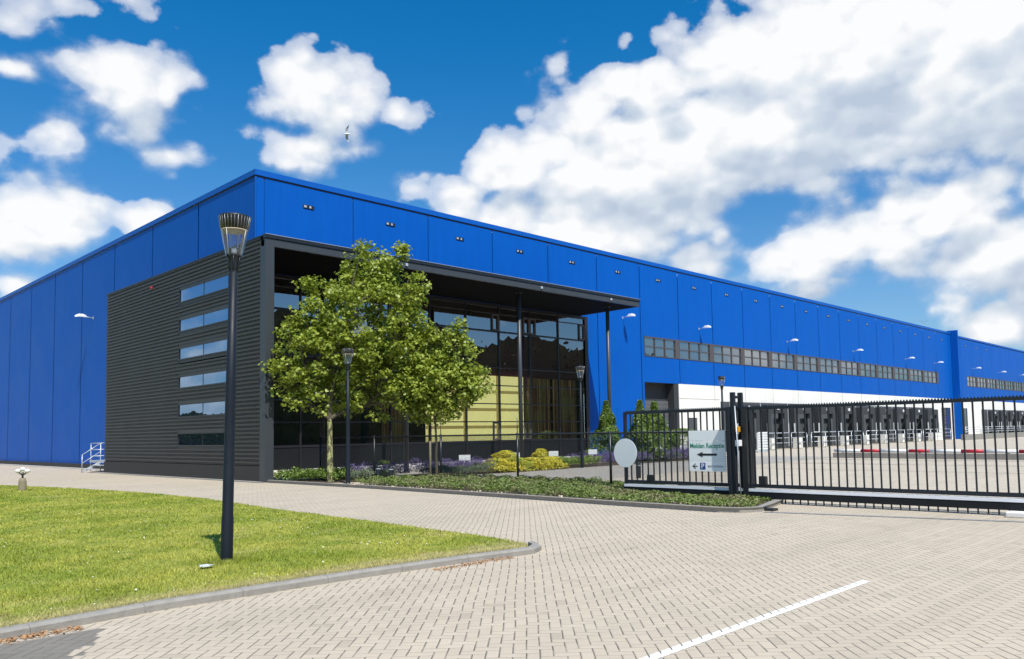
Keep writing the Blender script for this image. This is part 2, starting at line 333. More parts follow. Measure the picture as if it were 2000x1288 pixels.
def lawn_mat(name, blades):
    m, k, out = new_mat(name)
    g = k.node('ShaderNodeNewGeometry'); p = g.outputs['Position']
    a = k.noise(p, 0.55, 5, 0.65); b_ = k.noise(p, 2.6, 5, 0.7); c_ = k.noise(k.vm('MULTIPLY', p, (1, 1.0, 1)), 14.0, 4, 0.7)
    lo = (0.275, 0.320, 0.040, 1); hi = (0.40, 0.40, 0.07, 1); dry = (0.50, 0.43, 0.20, 1); deep = (0.17, 0.245, 0.028, 1)
    col = k.mix(k.sstep(a, 0.40, 0.60), lo, hi)
    col = k.mix(k.sstep(b_, 0.52, 0.72, 0, 0.8), col, deep)
    # drier strip close to the kerb and scattered straw patches
    x, y, z = k.sep(p)
    nearkerb = k.sstep(k.m('ADD', y, k.m('MULTIPLY', b_, -1.4)), 8.35, 7.65)
    d1 = k.sstep(k.noise(k.vm('ADD', p, (31, 7, 0)), 0.9, 6, 0.7), 0.54, 0.74, 0, 0.6)
    bare = k.m('MULTIPLY', k.sstep(k.noise(k.vm('ADD', p, (11, 3, 0)), 1.6, 5, 0.7), 0.56, 0.64), k.sstep(y, 9.3, 8.5))
    col = k.mix(k.m('MULTIPLY', bare, 0.75), col, (0.30, 0.19, 0.10, 1))
    col = k.mix(k.m('MAXIMUM', d1, k.m('MULTIPLY', nearkerb, 0.85)), col, dry)
    col = k.vm('SCALE', col, scale=k.m('MULTIPLY_ADD', c_, 0.6, 0.70))
    if blades:
        col = k.vm('SCALE', col, scale=k.m('MULTIPLY_ADD', g.outputs['Random Per Island'], 0.8, 0.75))
        b = k.node('ShaderNodeBsdfPrincipled'); k.set(b.inputs['Base Color'], col); b.inputs['Roughness'].default_value = 0.55; b.inputs['Specular IOR Level'].default_value = 0.3
        t = k.node('ShaderNodeBsdfTranslucent'); k.set(t.inputs[0], col)
        mx = k.node('ShaderNodeMixShader'); mx.inputs[0].default_value = 0.3
        k.l.new(b.outputs[0], mx.inputs[1]); k.l.new(t.outputs[0], mx.inputs[2]); k.l.new(mx.outputs[0], out.inputs[0])
    else:
        b = k.node('ShaderNodeBsdfPrincipled'); k.set(b.inputs['Base Color'], k.vm('SCALE', col, scale=0.85)); b.inputs['Roughness'].default_value = 0.9
        bn = k.node('ShaderNodeBump'); bn.inputs['Strength'].default_value = 1.0; bn.inputs['Distance'].default_value = 0.03
        k.set(bn.inputs['Height'], c_); k.l.new(bn.outputs[0], b.inputs['Normal']); k.l.new(b.outputs[0], out.inputs[0])
    return m
M['lawn'] = lawn_mat('lawn_turf', False); M['blades'] = lawn_mat('grass_blades', True)

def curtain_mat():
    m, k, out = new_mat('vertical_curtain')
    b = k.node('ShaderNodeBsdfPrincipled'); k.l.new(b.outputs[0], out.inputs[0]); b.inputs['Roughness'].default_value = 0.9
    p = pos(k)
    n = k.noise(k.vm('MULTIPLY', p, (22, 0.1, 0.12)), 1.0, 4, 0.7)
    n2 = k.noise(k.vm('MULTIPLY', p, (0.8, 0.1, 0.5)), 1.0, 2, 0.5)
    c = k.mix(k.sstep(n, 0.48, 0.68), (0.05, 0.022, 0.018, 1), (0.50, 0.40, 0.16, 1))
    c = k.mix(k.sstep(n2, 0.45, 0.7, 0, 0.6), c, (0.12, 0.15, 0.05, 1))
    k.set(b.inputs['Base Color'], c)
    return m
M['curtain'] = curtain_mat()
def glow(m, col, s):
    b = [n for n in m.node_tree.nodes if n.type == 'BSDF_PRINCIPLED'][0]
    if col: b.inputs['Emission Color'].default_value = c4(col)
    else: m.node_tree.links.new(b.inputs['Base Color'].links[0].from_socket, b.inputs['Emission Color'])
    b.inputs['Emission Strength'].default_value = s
glow(M['blind'], None, 1.05); glow(M['shadow_band'], None, 0.75); glow(M['curtain'], None, 0.20)      # emission added to brighten blinds, their shadow bands and curtains; no lamp behind

# ------------------------------------------------------------------ mesh helpers
ORG = {}
def org(o): return ORG.get(o.name, (0, 0, 0)) if o else (0, 0, 0)
def tag(o, label=None, cat=None, group=None, kind=None):
    if label: o['label'] = label
    if cat: o['category'] = cat
    if group: o['group'] = group
    if kind: o['kind'] = kind
    return o
def empty(name, loc, label=None, cat=None, group=None, rz=0):
    o = bpy.data.objects.new(name, None); COL.objects.link(o); o.location = loc; o.rotation_euler = (0, 0, rz)
    o.empty_display_size = 0.2; ORG[o.name] = tuple(loc)
    return tag(o, label, cat, group)
def link(name, me, m, parent=None):
    o = bpy.data.objects.new(name, me); COL.objects.link(o)
    if m: me.materials.append(M[m] if isinstance(m, str) else m)
    if parent: o.parent = parent
    ORG[o.name] = org(parent)
    return o
class MB:
    def __init__(s): s.v = []; s.f = []; s.sm = []
    def poly(s, pts, smooth=False):
        n = len(s.v); s.v += [tuple(p) for p in pts]; s.f.append(tuple(range(n, n+len(pts)))); s.sm.append(smooth); return s
    def box(s, x0, x1, y0, y1, z0, z1):
        if x0 > x1: x0, x1 = x1, x0
        if y0 > y1: y0, y1 = y1, y0
        n = len(s.v)
        s.v += [(x0,y0,z0),(x1,y0,z0),(x1,y1,z0),(x0,y1,z0),(x0,y0,z1),(x1,y0,z1),(x1,y1,z1),(x0,y1,z1)]
        for f in ((0,3,2,1),(4,5,6,7),(0,1,5,4),(1,2,6,5),(2,3,7,6),(3,0,4,7)):
            s.f.append(tuple(n+i for i in f)); s.sm.append(False)
        return s
    def obox(s, c, dx, dy, z0, z1, ang):      # box turned about z
        ca, sa = math.cos(ang), math.sin(ang); n = len(s.v)
        for z in (z0, z1):
            for a, b in ((-dx/2,-dy/2),(dx/2,-dy/2),(dx/2,dy/2),(-dx/2,dy/2)):
                s.v.append((c[0]+a*ca-b*sa, c[1]+a*sa+b*ca, z))
        for f in ((0,3,2,1),(4,5,6,7),(0,1,5,4),(1,2,6,5),(2,3,7,6),(3,0,4,7)):
            s.f.append(tuple(n+i for i in f)); s.sm.append(False)
        return s
    def tube(s, p0, p1, r0, r1=None, n=8, cap=True):
        r1 = r0 if r1 is None else r1
        p0, p1 = Vector(p0), Vector(p1); d = (p1-p0)
        if d.length < 1e-6: return s
        d.normalize(); a = d.orthogonal().normalized(); b = d.cross(a); k0 = len(s.v)
        for p, r in ((p0, r0), (p1, r1)):
            for i in range(n):
                t = 2*math.pi*i/n; s.v.append(tuple(p + a*r*math.cos(t) + b*r*math.sin(t)))
        for i in range(n):
            j = (i+1) % n; s.f.append((k0+i, k0+j, k0+n+j, k0+n+i)); s.sm.append(True)
        if cap:
            s.f.append(tuple(k0+n-1-i for i in range(n))); s.sm.append(False)
            s.f.append(tuple(k0+n+i for i in range(n))); s.sm.append(False)
        return s
    def path(s, pts, r, n=8):
        for a, b in zip(pts[:-1], pts[1:]): s.tube(a, b, r, n=n)
        return s
    def lathe(s, c, prof, n=20, smooth=True):
        k0 = len(s.v)
        for r, z in prof:
            for i in range(n):
                t = 2*math.pi*i/n; s.v.append((c[0]+r*math.cos(t), c[1]+r*math.sin(t), c[2]+z))
        for q in range(len(prof)-1):
            for i in range(n):
                j = (i+1) % n; a = k0+q*n
                s.f.append((a+i, a+j, a+n+j, a+n+i)); s.sm.append(smooth)
        return s
    def ball(s, c, rx, ry, rz, n=12, m=8):
        prof_i = len(s.v); 
        for q in range(1, m):
            th = math.pi*q/m
            for i in range(n):
                t = 2*math.pi*i/n; s.v.append((c[0]+rx*math.sin(th)*math.cos(t), c[1]+ry*math.sin(th)*math.sin(t), c[2]+rz*math.cos(th)))
        top = len(s.v); s.v.append((c[0], c[1], c[2]+rz)); s.v.append((c[0], c[1], c[2]-rz))
        for q in range(m-2):
            for i in range(n):
                j = (i+1) % n; a = prof_i+q*n
                s.f.append((a+i, a+n+i, a+n+j, a+j)); s.sm.append(True)
        for i in range(n):
            j = (i+1) % n
            s.f.append((prof_i+i, prof_i+j, top)); s.sm.append(True)
            a = prof_i+(m-2)*n; s.f.append((a+j, a+i, top+1)); s.sm.append(True)
        return s
    def build(s, name, m, parent=None, bevel=0.0, local=False):
        me = bpy.data.meshes.new(name)
        o = org(parent)
        v = s.v if local or o == (0, 0, 0) else [(a-o[0], b-o[1], c-o[2]) for a, b, c in s.v]
        me.from_pydata(v, [], s.f); me.polygons.foreach_set('use_smooth', s.sm); me.update()
        ob = link(name, me, m, parent)
        if bevel:
            md = ob.modifiers.new('bevel', 'BEVEL'); md.width = bevel; md.segments = 2; md.limit_method = 'ANGLE'
        return ob
def copy_tree(o, parent=None, loc=None, rz=None, label=None):
    c = o.copy(); COL.objects.link(c); c.parent = parent
    if loc is not None: c.location = loc
    if rz is not None: c.rotation_euler = (0, 0, rz)
    if label: c['label'] = label
    ORG[c.name] = tuple(c.location)
    for ch in list(o.children): copy_tree(ch, c)
    return c
def text_part(name, body, m, parent, loc, size, rot, ext=0.001, width=None, align='CENTER', offset=0.0):
    cu = bpy.data.curves.new(name, 'FONT'); cu.body = body; cu.size = size; cu.extrude = ext; cu.align_x = align; cu.align_y = 'CENTER'; cu.offset = offset
    tmp = bpy.data.objects.new('tmp_text', cu); COL.objects.link(tmp)
    dg = bpy.context.evaluated_depsgraph_get(); dg.update()
    me = bpy.data.meshes.new_from_object(tmp.evaluated_get(dg)); bpy.data.objects.remove(tmp)
    me.name = name
    if width:
        xs = [v.co.x for v in me.vertices]; w = max(xs)-min(xs); me.transform(Matrix.Diagonal((width/w, 1, 1, 1)))
    me.transform(Matrix.Translation(Vector(loc)-Vector(org(parent))) @ rot.to_4x4())
    me.materials.clear()
    return link(name, me, m, parent)
def wall_cells(mb, axis, c, u0, u1, z0, z1, holes=()):
    us = sorted({u0, u1, *[a for h in holes for a in h[:2] if u0 < a < u1]}); zs = sorted({z0, z1, *[a for h in holes for a in h[2:] if z0 < a < z1]})
    for a, b in zip(us[:-1], us[1:]):
        for p, q in zip(zs[:-1], zs[1:]):
            mu, mz = (a+b)/2, (p+q)/2
            if any(h[0] < mu < h[1] and h[2] < mz < h[3] for h in holes): continue
            if axis == 'y': mb.poly([(a, c, p), (b, c, p), (b, c, q), (a, c, q)])
            else: mb.poly([(c, b, p), (c, a, p), (c, a, q), (c, b, q)])
    return mb
def fast_mesh(name, verts, k, m, parent=None, smooth=False):
    """verts (N*k,3): N separate polygons of k corners"""
    n = len(verts)//k; me = bpy.data.meshes.new(name)
    v = verts - np.array(org(parent))[None, :]
    me.vertices.add(len(v)); me.vertices.foreach_set('co', v.astype(np.float32).ravel())
    me.loops.add(n*k); me.loops.foreach_set('vertex_index', np.arange(n*k, dtype=np.int32))
    me.polygons.add(n); me.polygons.foreach_set('loop_start', np.arange(0, n*k, k, dtype=np.int32))
    me.update(calc_edges=True); me.validate()
    return link(name, me, m, parent)
LEAF5 = np.array([(0,-.5),(.22,-.30),(.50,-.12),(.34,.08),(.36,.34),(.12,.26),(0,.52),(-.12,.26),(-.36,.34),(-.34,.08),(-.50,-.12),(-.22,-.30)])
LEAF1 = np.array([(0,-.5),(.26,-.12),(.20,.22),(0,.5),(-.20,.22),(-.26,-.12)])
BLADE = np.array([(-.5,0),(.5,0),(0,1.0)])
def leaves(centres, size, shape, up=0.6, out=None, jitter=0.35, aspect=1.0):
    n = len(centres); k_ = len(shape)
    nr = rng.normal(size=(n, 3)); nr /= np.linalg.norm(nr, axis=1)[:, None]
    nr[:, 2] = np.abs(nr[:, 2])*0.7 + up
    if out is not None: nr += out*0.55
    nr /= np.linalg.norm(nr, axis=1)[:, None]
    t = rng.normal(size=(n, 3)); t -= (t*nr).sum(1)[:, None]*nr; t /= np.linalg.norm(t, axis=1)[:, None]
    b = np.cross(nr, t)
    sz = (size*(1+jitter*(rng.random(n)*2-1)))[:, None, None]
    v = centres[:, None, :] + sz*(shape[None, :, 0, None]*t[:, None, :]*aspect + shape[None, :, 1, None]*b[:, None, :])
    # a slight fold so that the blade catches light unevenly
    v += (np.abs(shape[:, 0])[None, :, None]*sz*0.35)*nr[:, None, :]
    return v.reshape(-1, 3)
def in_poly(px, py, poly):
    r = np.zeros(len(px), bool); n = len(poly)
    for i in range(n):
        x1, y1 = poly[i]; x2, y2 = poly[(i+1) % n]
        c = ((y1 > py) != (y2 > py)) & (px < (x2-x1)*(py-y1)/(y2-y1+1e-12)+x1); r ^= c
    return r
def sample_poly(poly, n):
    p = np.array(poly); lo, hi = p.min(0), p.max(0); out = np.zeros((0, 2))
    while len(out) < n:
        q = lo + rng.random((n*2, 2))*(hi-lo); q = q[in_poly(q[:, 0], q[:, 1], poly)]; out = np.vstack([out, q])
    return out[:n]
def lump(x, y, f=1.0, s=0.0):
    return (np.sin(x*2.1*f+s)+np.sin(y*1.7*f+1.3+s)+np.sin((x+y)*3.1*f+s*2)+np.sin((x-y)*4.3*f+2+s))*0.25

# ------------------------------------------------------------------ setting: ground
g = MB(); g.poly([(-2500,-2500,0),(2500,-2500,0),(2500,2500,0),(-2500,2500,0)]); tag(g.build('ground', 'paver'), kind='structure')
LAWN = [(-40, 7.95), (-4, 8.02), (1.8, 8.14), (3.1, 8.30), (5.4, 8.26), (6.9, 8.14), (7.8, 8.00), (8.12, 8.05), (8.42, 8.35), (8.62, 9.6), (8.85, 13), (9.05, 17), (9.55, 22), (9.5, 26), (8.9, 31), (7.9, 36.5), (4.5, 50), (-2, 70), (-40, 120)]
g = MB(); g.poly([(x, y, 0.055) for x, y in LAWN])
n = len(LAWN)
for i in range(n):
    a, b = LAWN[i], LAWN[(i+1) % n]; g.poly([(a[0], a[1], 0.001), (b[0], b[1], 0.001), (b[0], b[1], 0.055), (a[0], a[1], 0.055)])
tag(g.build('lawn', 'lawn'), kind='structure')

def kerb(name, pts, w, h, side=1):
    """kerb stones swept along a polyline; joints every metre"""
    P = [Vector((x, y, 0)) for x, y in pts]
    L = [0]
    for a, b in zip(P[:-1], P[1:]): L.append(L[-1]+(b-a).length)
    def at(s):
        for i in range(len(P)-1):
            if s <= L[i+1]+1e-9: t = (s-L[i])/(L[i+1]-L[i]); return P[i].lerp(P[i+1], t), (P[i+1]-P[i]).normalized()
        return P[-1], (P[-1]-P[-2]).normalized()
    mb = MB(); s = 0.0; step = 1.0
    while s < L[-1]-0.01:
        e = min(s+step, L[-1]); q = [s+0.002]+[x for x in L if s+0.05 < x < e-0.05]+[e-0.002]
        ring = []
        for x in q:
            p, d = at(x); nrm = Vector((d.y, -d.x, 0))*side
            ring.append([p+nrm*w, p+nrm*w+Vector((0,0,h*0.72)), p+nrm*(w-0.035)+Vector((0,0,h)), p+Vector((0,0,h)), p])
        for a, b in zip(ring[:-1], ring[1:]):
            for i in range(4): mb.poly([a[i], b[i], b[i+1], a[i+1]])
        mb.poly(ring[0]); mb.poly(ring[-1][::-1]); s = e
    return tag(mb.build(name, 'concrete'), kind='structure')
kerb('kerb', [(-20, 7.97), (-4, 8.02), (1.8, 8.14), (3.1, 8.30), (5.4, 8.26), (6.9, 8.14), (7.8, 8.00), (8.05, 7.98), (8.28, 8.12), (8.42, 8.35)], 0.13, 0.085, 1)
kerb('kerb', [(14.85, 28.2), (14.95, 22), (14.72, 15), (14.52, 11.5), (14.47, 8.8), (14.60, 8.42), (14.95, 8.28), (16.9, 8.85)], -0.14, 0.10, -1)
kerb('kerb', [(14.45, 46.3), (14.42, 40), (14.5, 28.5)], 0.10, 0.05, 1)
# gravel strip at the foot of the building, planting soil, courtyard and yard paving
tag(MB().poly([(14.42,28.4,0.02),(14.80,28.4,0.02),(14.80,46,0.02),(14.42,46,0.02)][::1]).build('gravel_strip', 'gravel'), kind='structure')
tag(MB().poly([(15.9,46,0.02),(16.7,46,0.02),(16.7,150,0.02),(15.9,150,0.02)]).build('gravel_strip', 'gravel'), kind='structure')
BED = [(14.62, 8.85), (14.72, 8.55), (15.0, 8.42), (17.0, 8.98), (18.6, 9.2), (18.9, 14), (18.7, 19), (18.2, 21.6), (16.6, 22.9), (15.15, 23.2), (14.87, 15), (14.66, 11.5)]
tag(MB().poly([(x, y, 0.06) for x, y in BED]).build('soil', 'soil'), kind='structure')
tag(MB().poly([(15.0,28.2,0.03),(15.0,27.3,0.03),(16.2,25.5,0.03),(18.0,24.7,0.03),(19.5,26.6,0.03),(18.6,28.8,0.03)]).build('soil', 'soil'), kind='structure')
tag(MB().poly([(20.2,25.0,0.03),(42.5,25.4,0.03),(42.5,28.2,0.03),(20.2,27.6,0.03)]).build('soil', 'soil'), kind='structure')
tag(MB().poly([(18.95,18.0,0.006),(46,20.0,0.006),(46,33,0.006),(18.95,33,0.006)]).build('path', 'court'), kind='structure')
tag(MB().poly([(17.2,-60,0.003),(300,-60,0.003),(300,33,0.003),(46.01,33,0.003),(46.01,19.9,0.003),(18.9,17.9,0.003),(17.2,9.1,0.003)]).build('pavement', 'yard'), kind='structure')
for ua, ub, va, vb in ((36.0, 36.16, -20, 26), (30.5, 30.6, -20, 19), (41.0, 41.25, -20, 24)):
    tag(MB().poly([(ua,va,0.010),(ub,va,0.010),(ub+1,vb,0.010),(ua+1,vb,0.010)]).build('drain_channel', 'concrete2'), kind='structure')
tag(MB().poly([(4.2,3.545,0.004),(8.78,3.56,0.004),(8.85,3.66,0.004),(4.2,3.645,0.004)]).build('road_marking', 'line'), kind='structure')
# channel in front of the gate
tr = MB()
A, B = Vector((14.95, 8.1, 0)), Vector((16.5, 0.2, 0)); d = (B-A).normalized(); q = Vector((d.y, -d.x, 0))
for o, w in ((0.0, 0.025), (0.13, 0.025)):
    tr.poly([A+q*o+Vector((0,0,.008)), B+q*o+Vector((0,0,.008)), B+q*(o+w)+Vector((0,0,.008)), A+q*(o+w)+Vector((0,0,.008))])
tag(tr.build('drain_channel', 'black'), kind='structure')
tag(MB().poly([A+q*0.027+Vector((0,0,.005)), B+q*0.027+Vector((0,0,.005)), B+q*0.128+Vector((0,0,.005)), A+q*0.128+Vector((0,0,.005))]).build('drain_channel', 'galv'), kind='structure')

# ------------------------------------------------------------------ grass
VISL = [(-3, 8.02), (1.8, 8.11), (3.1, 8.27), (5.4, 8.23), (6.9, 8.11), (7.8, 7.98), (8.12, 8.03), (8.40, 8.36), (8.63, 9.6), (8.87, 13), (9.07, 17), (9.56, 22), (9.5, 26), (8.9, 31), (7.7, 37), (4, 42), (-3, 42)]
cand = []
tot = 0
while tot < 260000:
    q = sample_poly(VISL, 120000); dist = np.hypot(q[:, 0], q[:, 1])
    keep = rng.random(len(q)) < (8.6/np.maximum(dist, 8.6))**1.7
    q = q[keep]; cand.append(q); tot += len(q)
q = np.vstack(cand)[:260000]; dist = np.hypot(q[:, 0], q[:, 1]); n = len(q)
hgt = (0.014+0.022*rng.random(n))*(1+0.5*lump(q[:, 0], q[:, 1], 1.2)); wd = 0.0045*dist/8.0*(0.7+0.6*rng.random(n))
ang = rng.random(n)*math.pi*2; lean = rng.normal(size=(n, 2))*0.5
base = np.column_stack([q, np.full(n, 0.054)]); tv = np.column_stack([np.cos(ang), np.sin(ang), np.zeros(n)])
v = np.empty((n, 3, 3)); v[:, 0] = base-tv*wd[:, None]; v[:, 1] = base+tv*wd[:, None]
v[:, 2] = base+np.column_stack([lean*hgt[:, None], hgt])
# longer unmown tufts round the lamp foot and along the kerb
m_ = 2600; ta = rng.random(m_)*2*math.pi; tr_ = 0.09+np.abs(rng.normal(0, 0.16, m_)); tq = np.column_stack([4.82+tr_*np.cos(ta)*1.3, 10.33+tr_*np.sin(ta)])
ke = sample_poly([(-1, 8.03), (1.8, 8.12), (3.1, 8.28), (5.4, 8.24), (6.9, 8.12), (7.8, 8.0), (7.8, 8.07), (6.9, 8.2), (5.4, 8.32), (3.1, 8.36), (1.8, 8.2), (-1, 8.1)], 9000)
tq = np.vstack([tq, ke]); m_ = len(tq); th = np.where(np.arange(m_) < 2600, 0.02+0.05*rng.random(m_), 0.03+0.045*rng.random(m_)); ta = rng.random(m_)*2*math.pi
tb = np.column_stack([tq, np.full(m_, 0.054)]); tt_ = np.column_stack([np.cos(ta), np.sin(ta), np.zeros(m_)]); tl = rng.normal(size=(m_, 2))*0.55
v2 = np.empty((m_, 3, 3)); v2[:, 0] = tb-tt_*0.0045; v2[:, 1] = tb+tt_*0.0045; v2[:, 2] = tb+np.column_stack([tl*th[:, None], th]); v = np.vstack([v, v2])
tag(fast_mesh('grass', v.reshape(-1, 3), 3, 'blades'), 'short sunlit lawn grass blades between kerb and driveway', 'grass', kind='stuff')
cl = []
for cx, cy, r, m_ in ((4.9, 8.75, .35, 14), (7.2, 13.5, 1.2, 60), (5.4, 14.5, 1.5, 50), (3.6, 15, 1.6, 50), (7.9, 10.2, .7, 40), (6.6, 10.2, .9, 25), (1.9, 8.7, .8, 26), (2.6, 12, 1.4, 20), (6.2, 19, 1.6, 40)):
    cl.append(np.column_stack([rng.normal(cx, r, m_), rng.normal(cy, r*.6, m_)]))
q = np.vstack(cl); q = q[in_poly(q[:, 0], q[:, 1], VISL)]
c = np.column_stack([q, 0.08+0.01*rng.random(len(q))])
tag(fast_mesh('clover_blossoms', leaves(c, 0.019, LEAF1, up=1.2, aspect=1.6), 6, 'clover'), 'tiny white clover blossoms dotted over the lawn', 'clover', kind='stuff')
# dry leaf litter in the gutter and by the planting kerb
n = 900; s = rng.random(n); qx = -0.2+2.6*s; c = np.column_stack([qx, 7.87+0.035*qx+rng.normal(0, 0.045, n), 0.004+0.015*rng.random(n)])
c2 = np.column_stack([6.3+rng.random(260)*1.3, 7.86+rng.normal(0, 0.05, 260), 0.004+0.01*rng.random(260)])
tag(fast_mesh('leaf_litter', leaves(np.vstack([c, c2]), 0.04, LEAF1, up=1.0, aspect=0.7), 6, 'litter'), 'brown dry leaf litter lying along the lawn kerb', 'leaf litter', kind='stuff')
qq = sample_poly(BED, 500); qq = qq[rng.random(500) < 0.8]
edge = np.column_stack([14.75+rng.random(160)*0.35, 8.7+rng.random(160)*15])
c = np.column_stack([np.vstack([qq*0+qq, edge]), np.full(len(qq)+160, 0.085)+0.03*rng.random(len(qq)+160)])
tag(fast_mesh('plant_litter', leaves(c, 0.07, LEAF1, up=1.0), 6, 'straw'), 'pale dead leaves lying between the ground cover plants', 'plant litter', kind='stuff')

# ------------------------------------------------------------------ warehouse
VW, UL, HT = 33.0, 16.6, 13.2
wh = empty('warehouse', (UL, VW, 0), 'huge blue metal-clad warehouse with white loading bay band and strip windows', 'warehouse')
SEAM = [17.0+4.6*i for i in range(0, 54)]
def front_panels(mb, u0, u1, z0, z1, holes=()):
    cuts = [u0]+[s for s in SEAM if u0+0.3 < s < u1-0.3]+[u1]
    for a, b in zip(cuts[:-1], cuts[1:]):
        aa = a+(0.03 if a != u0 else 0); bb = b-(0.03 if b != u1 else 0)
        wall_cells(mb, 'y', VW, aa, bb, z0, z1, holes)
w = MB()
front_panels(w, UL+0.06, 38.85, 8.96, HT)
front_panels(w, 38.85, 44.9, 0, HT)
front_panels(w, 44.9, 109.8, 5.05, HT, [(44.95, 104.65, 6.85, 8.23)])
front_panels(w, 110.2, 262, 5.05, 13.0, [(115.8, 262, 6.85, 8.23)])
# side wall (faces the lawn), vertical cassettes
cuts = [33.06]+[38.9+5.8*i for i in range(0, 20)]
for a, b in zip(cuts[:-1], cuts[1:]): wall_cells(w, 'x', UL, a+0.045, b-0.045, 0.25, HT)
w.build('wall', 'blue', wh)
b = MB(); b.box(UL+0.04, 38.85, VW+0.06, VW+0.30, 8.96, 13.1); b.box(38.85, 44.9, VW+0.06, VW+0.3, 0, 13.1); b.box(44.9, 110, VW+0.06, VW+0.10, 5.05, 6.84); b.box(44.9, 262, VW+0.06, VW+0.10, 8.24, 12.95)
b.box(110, 262, VW+0.03, VW+0.06, 5.05, 6.84); b.box(UL+0.08, UL+0.3, 33.2, 150, 0, 13.1)
b.build('wall_core', 'blue_trim', wh)
# coping
cp = MB(); cp.box(UL-0.06, 109.8, VW-0.06, VW+0.35, 13.27, 13.52); cp.box(UL-0.06, UL+0.35, VW+0.35, 150, 13.27, 13.52); cp.box(110.2, 262, VW-0.06, VW+0.35, 13.1, 13.32)
cp.box(UL-0.035, UL+0.03, VW-0.035, VW+0.03, 0, 13.2)
cp.build('coping', 'blue_trim', wh)
sh = MB(); sh.box(UL+0.02, 109.8, VW-0.004, VW+0.3, 13.2, 13.27); sh.box(UL-0.004, UL+0.3, VW+0.3, 150, 13.2, 13.27); sh.build('coping_shadow_line', 'black', wh)  # black strip put in as the shadow line under the coping
MB().box(UL+0.3, 262, VW+0.3, 150, 12.6, 12.8).build('roof', 'dockgrey', wh)
MB().box(109.9, 110.2, VW-0.85, VW+0.4, 0, 13.75).build('pilaster', 'blue', wh, bevel=0.03)
MB().box(16.40, 16.62, 33.0, 150, 0.0, 0.27).build('plinth', 'plinth', wh)
# white concrete base band and loading bays
ww = MB(); wall_cells(ww, 'y', VW+0.004, 49.0, 105.2, 0, 5.05, [(50.1, 51.3, 0, 2.6)]); wall_cells(ww, 'y', VW+0.004, 108.6, 109.9, 0, 5.05); wall_cells(ww, 'y', VW+0.004, 115.3, 262, 0, 5.05)
wall_cells(ww, 'y', VW+0.004, 105.2, 108.6, 3.95, 5.05); wall_cells(ww, 'y', VW+0.004, 111.6, 115.3, 3.95, 5.05)
ww.poly([(49.0, 33.004, 0), (49.0, 33.004, 5.05), (49.0, 33.7, 5.05), (49.0, 33.7, 0)])
ww.build('white_wall', 'white_conc', wh)
j = MB()
for z in (3.98,): j.box(49.05, 54.5, VW-0.002, VW+0.003, z, z+0.03)
j.build('panel_joint', 'concrete2', wh)
for u in range(0, 11): MB().box(53.8+4.6*u, 53.83+4.6*u, VW-0.002, VW+0.003, 3.9, 5.05).build('panel_joint', 'concrete2', wh)
dd = MB(); dd.box(50.1, 51.3, VW+0.05, VW+0.1, 0, 2.6); dd.build('side_door', 'dockgrey', wh)
# recessed loading door next to the entrance
rc = MB(); rc.poly([(44.9, 33.03, 5.05), (49.0, 33.03, 5.05), (49.0, 33.7, 5.05), (44.9, 33.7, 5.05)][::-1]); rc.poly([(44.9, 33.02, 0), (44.9, 33.7, 0), (44.9, 33.7, 5.05), (44.9, 33.02, 5.05)])
rc.box(44.9, 49.0, 33.7, 33.8, 0, 5.05); rc.box(48.4, 48.98, 33.02, 33.7, 0, 5.03)
rc.build('door_recess', 'dockdark', wh)
rd = MB()
for i in range(14): rd.box(45.0, 48.4, 33.55 + (0.01 if i % 2 else 0), 33.69, 0.05+0.27*i, 0.05+0.27*(i+1)-0.015)
rdo = rd.build('roller_door', 'doorgrey', wh)
MB().box(47.0, 48.3, 33.50, 33.545, 2.05, 2.12).build('handle_bar', 'galv', rdo)
# glazed stair tower slots either side of the pilaster
for a, b_ in ((105.2, 108.6), (111.6, 115.3)):
    f = MB(); f.box(a, b_, VW+0.02, VW+0.1, 0.0, 0.15); n_ = 3
    for i in range(n_+1): x = a+(b_-a-0.08)*i/n_; f.box(x, x+0.08, VW+0.02, VW+0.1, 0.15, 3.95)
    fo = f.build('tower_window', 'winframe', wh)
    MB().poly([(a, VW+0.08, 0.1), (b_, VW+0.08, 0.1), (b_, VW+0.08, 3.95), (a, VW+0.08, 3.95)]).build('pane', 'stripglass', fo)
# strip windows: one window per facade bay, three by two panes
def strip_window(u0, u1, z0=6.85, z1=8.23):
    f = MB(); y0, y1 = VW-0.03, VW+0.12; t = 0.06
    f.box(u0, u1, y0, y1, z0, z0+t); f.box(u0, u1, y0, y1, z1-t-0.03, z1)
    pier = 0.52 if u1-u0 > 3 else 0.06
    f.box(u0, u0+t, y0, y1, z0+t, z1-t-0.03); f.box(u1-pier, u1, y0, y1, z0+t, z1-t-0.03)
    a, b = u0+t, u1-pier; nn = 3
    for i in range(1, nn): x = a+(b-a)*i/nn; f.box(x-0.045, x+0.045, y0+0.03, y1-0.01, z0+t, z1-t-0.03)
    zm = (z0+z1)/2; f.box(a, b, y0+0.045, y1-0.02, zm-0.04, zm+0.04)
    fo = f.build('window', 'winframe', wh)
    p = MB()
    for i in range(nn):
        xa, xb = a+(b-a)*i/nn, a+(b-a)*(i+1)/nn
        for zz0, zz1 in ((z0+t, zm), (zm, z1-t-0.03)):
            e_ = random.uniform(-0.004, 0.004); e2 = random.uniform(-0.004, 0.004)
            p.poly([(xa, VW+0.06, zz0), (xb, VW+0.06+e_, zz0), (xb, VW+0.06+e_+e2, zz1), (xa, VW+0.06+e2, zz1)])
    p.build('pane', 'stripglass', fo)
edges = [44.95]+[49.2+4.6*i for i in range(0, 12)]+[104.65]
for a, b_ in zip(edges[:-1], edges[1:]): strip_window(a, b_)
e2 = [115.8+4.6*i for i in range(0, 14)]
for a, b_ in zip(e2[:-1], e2[1:]): strip_window(a, b_)
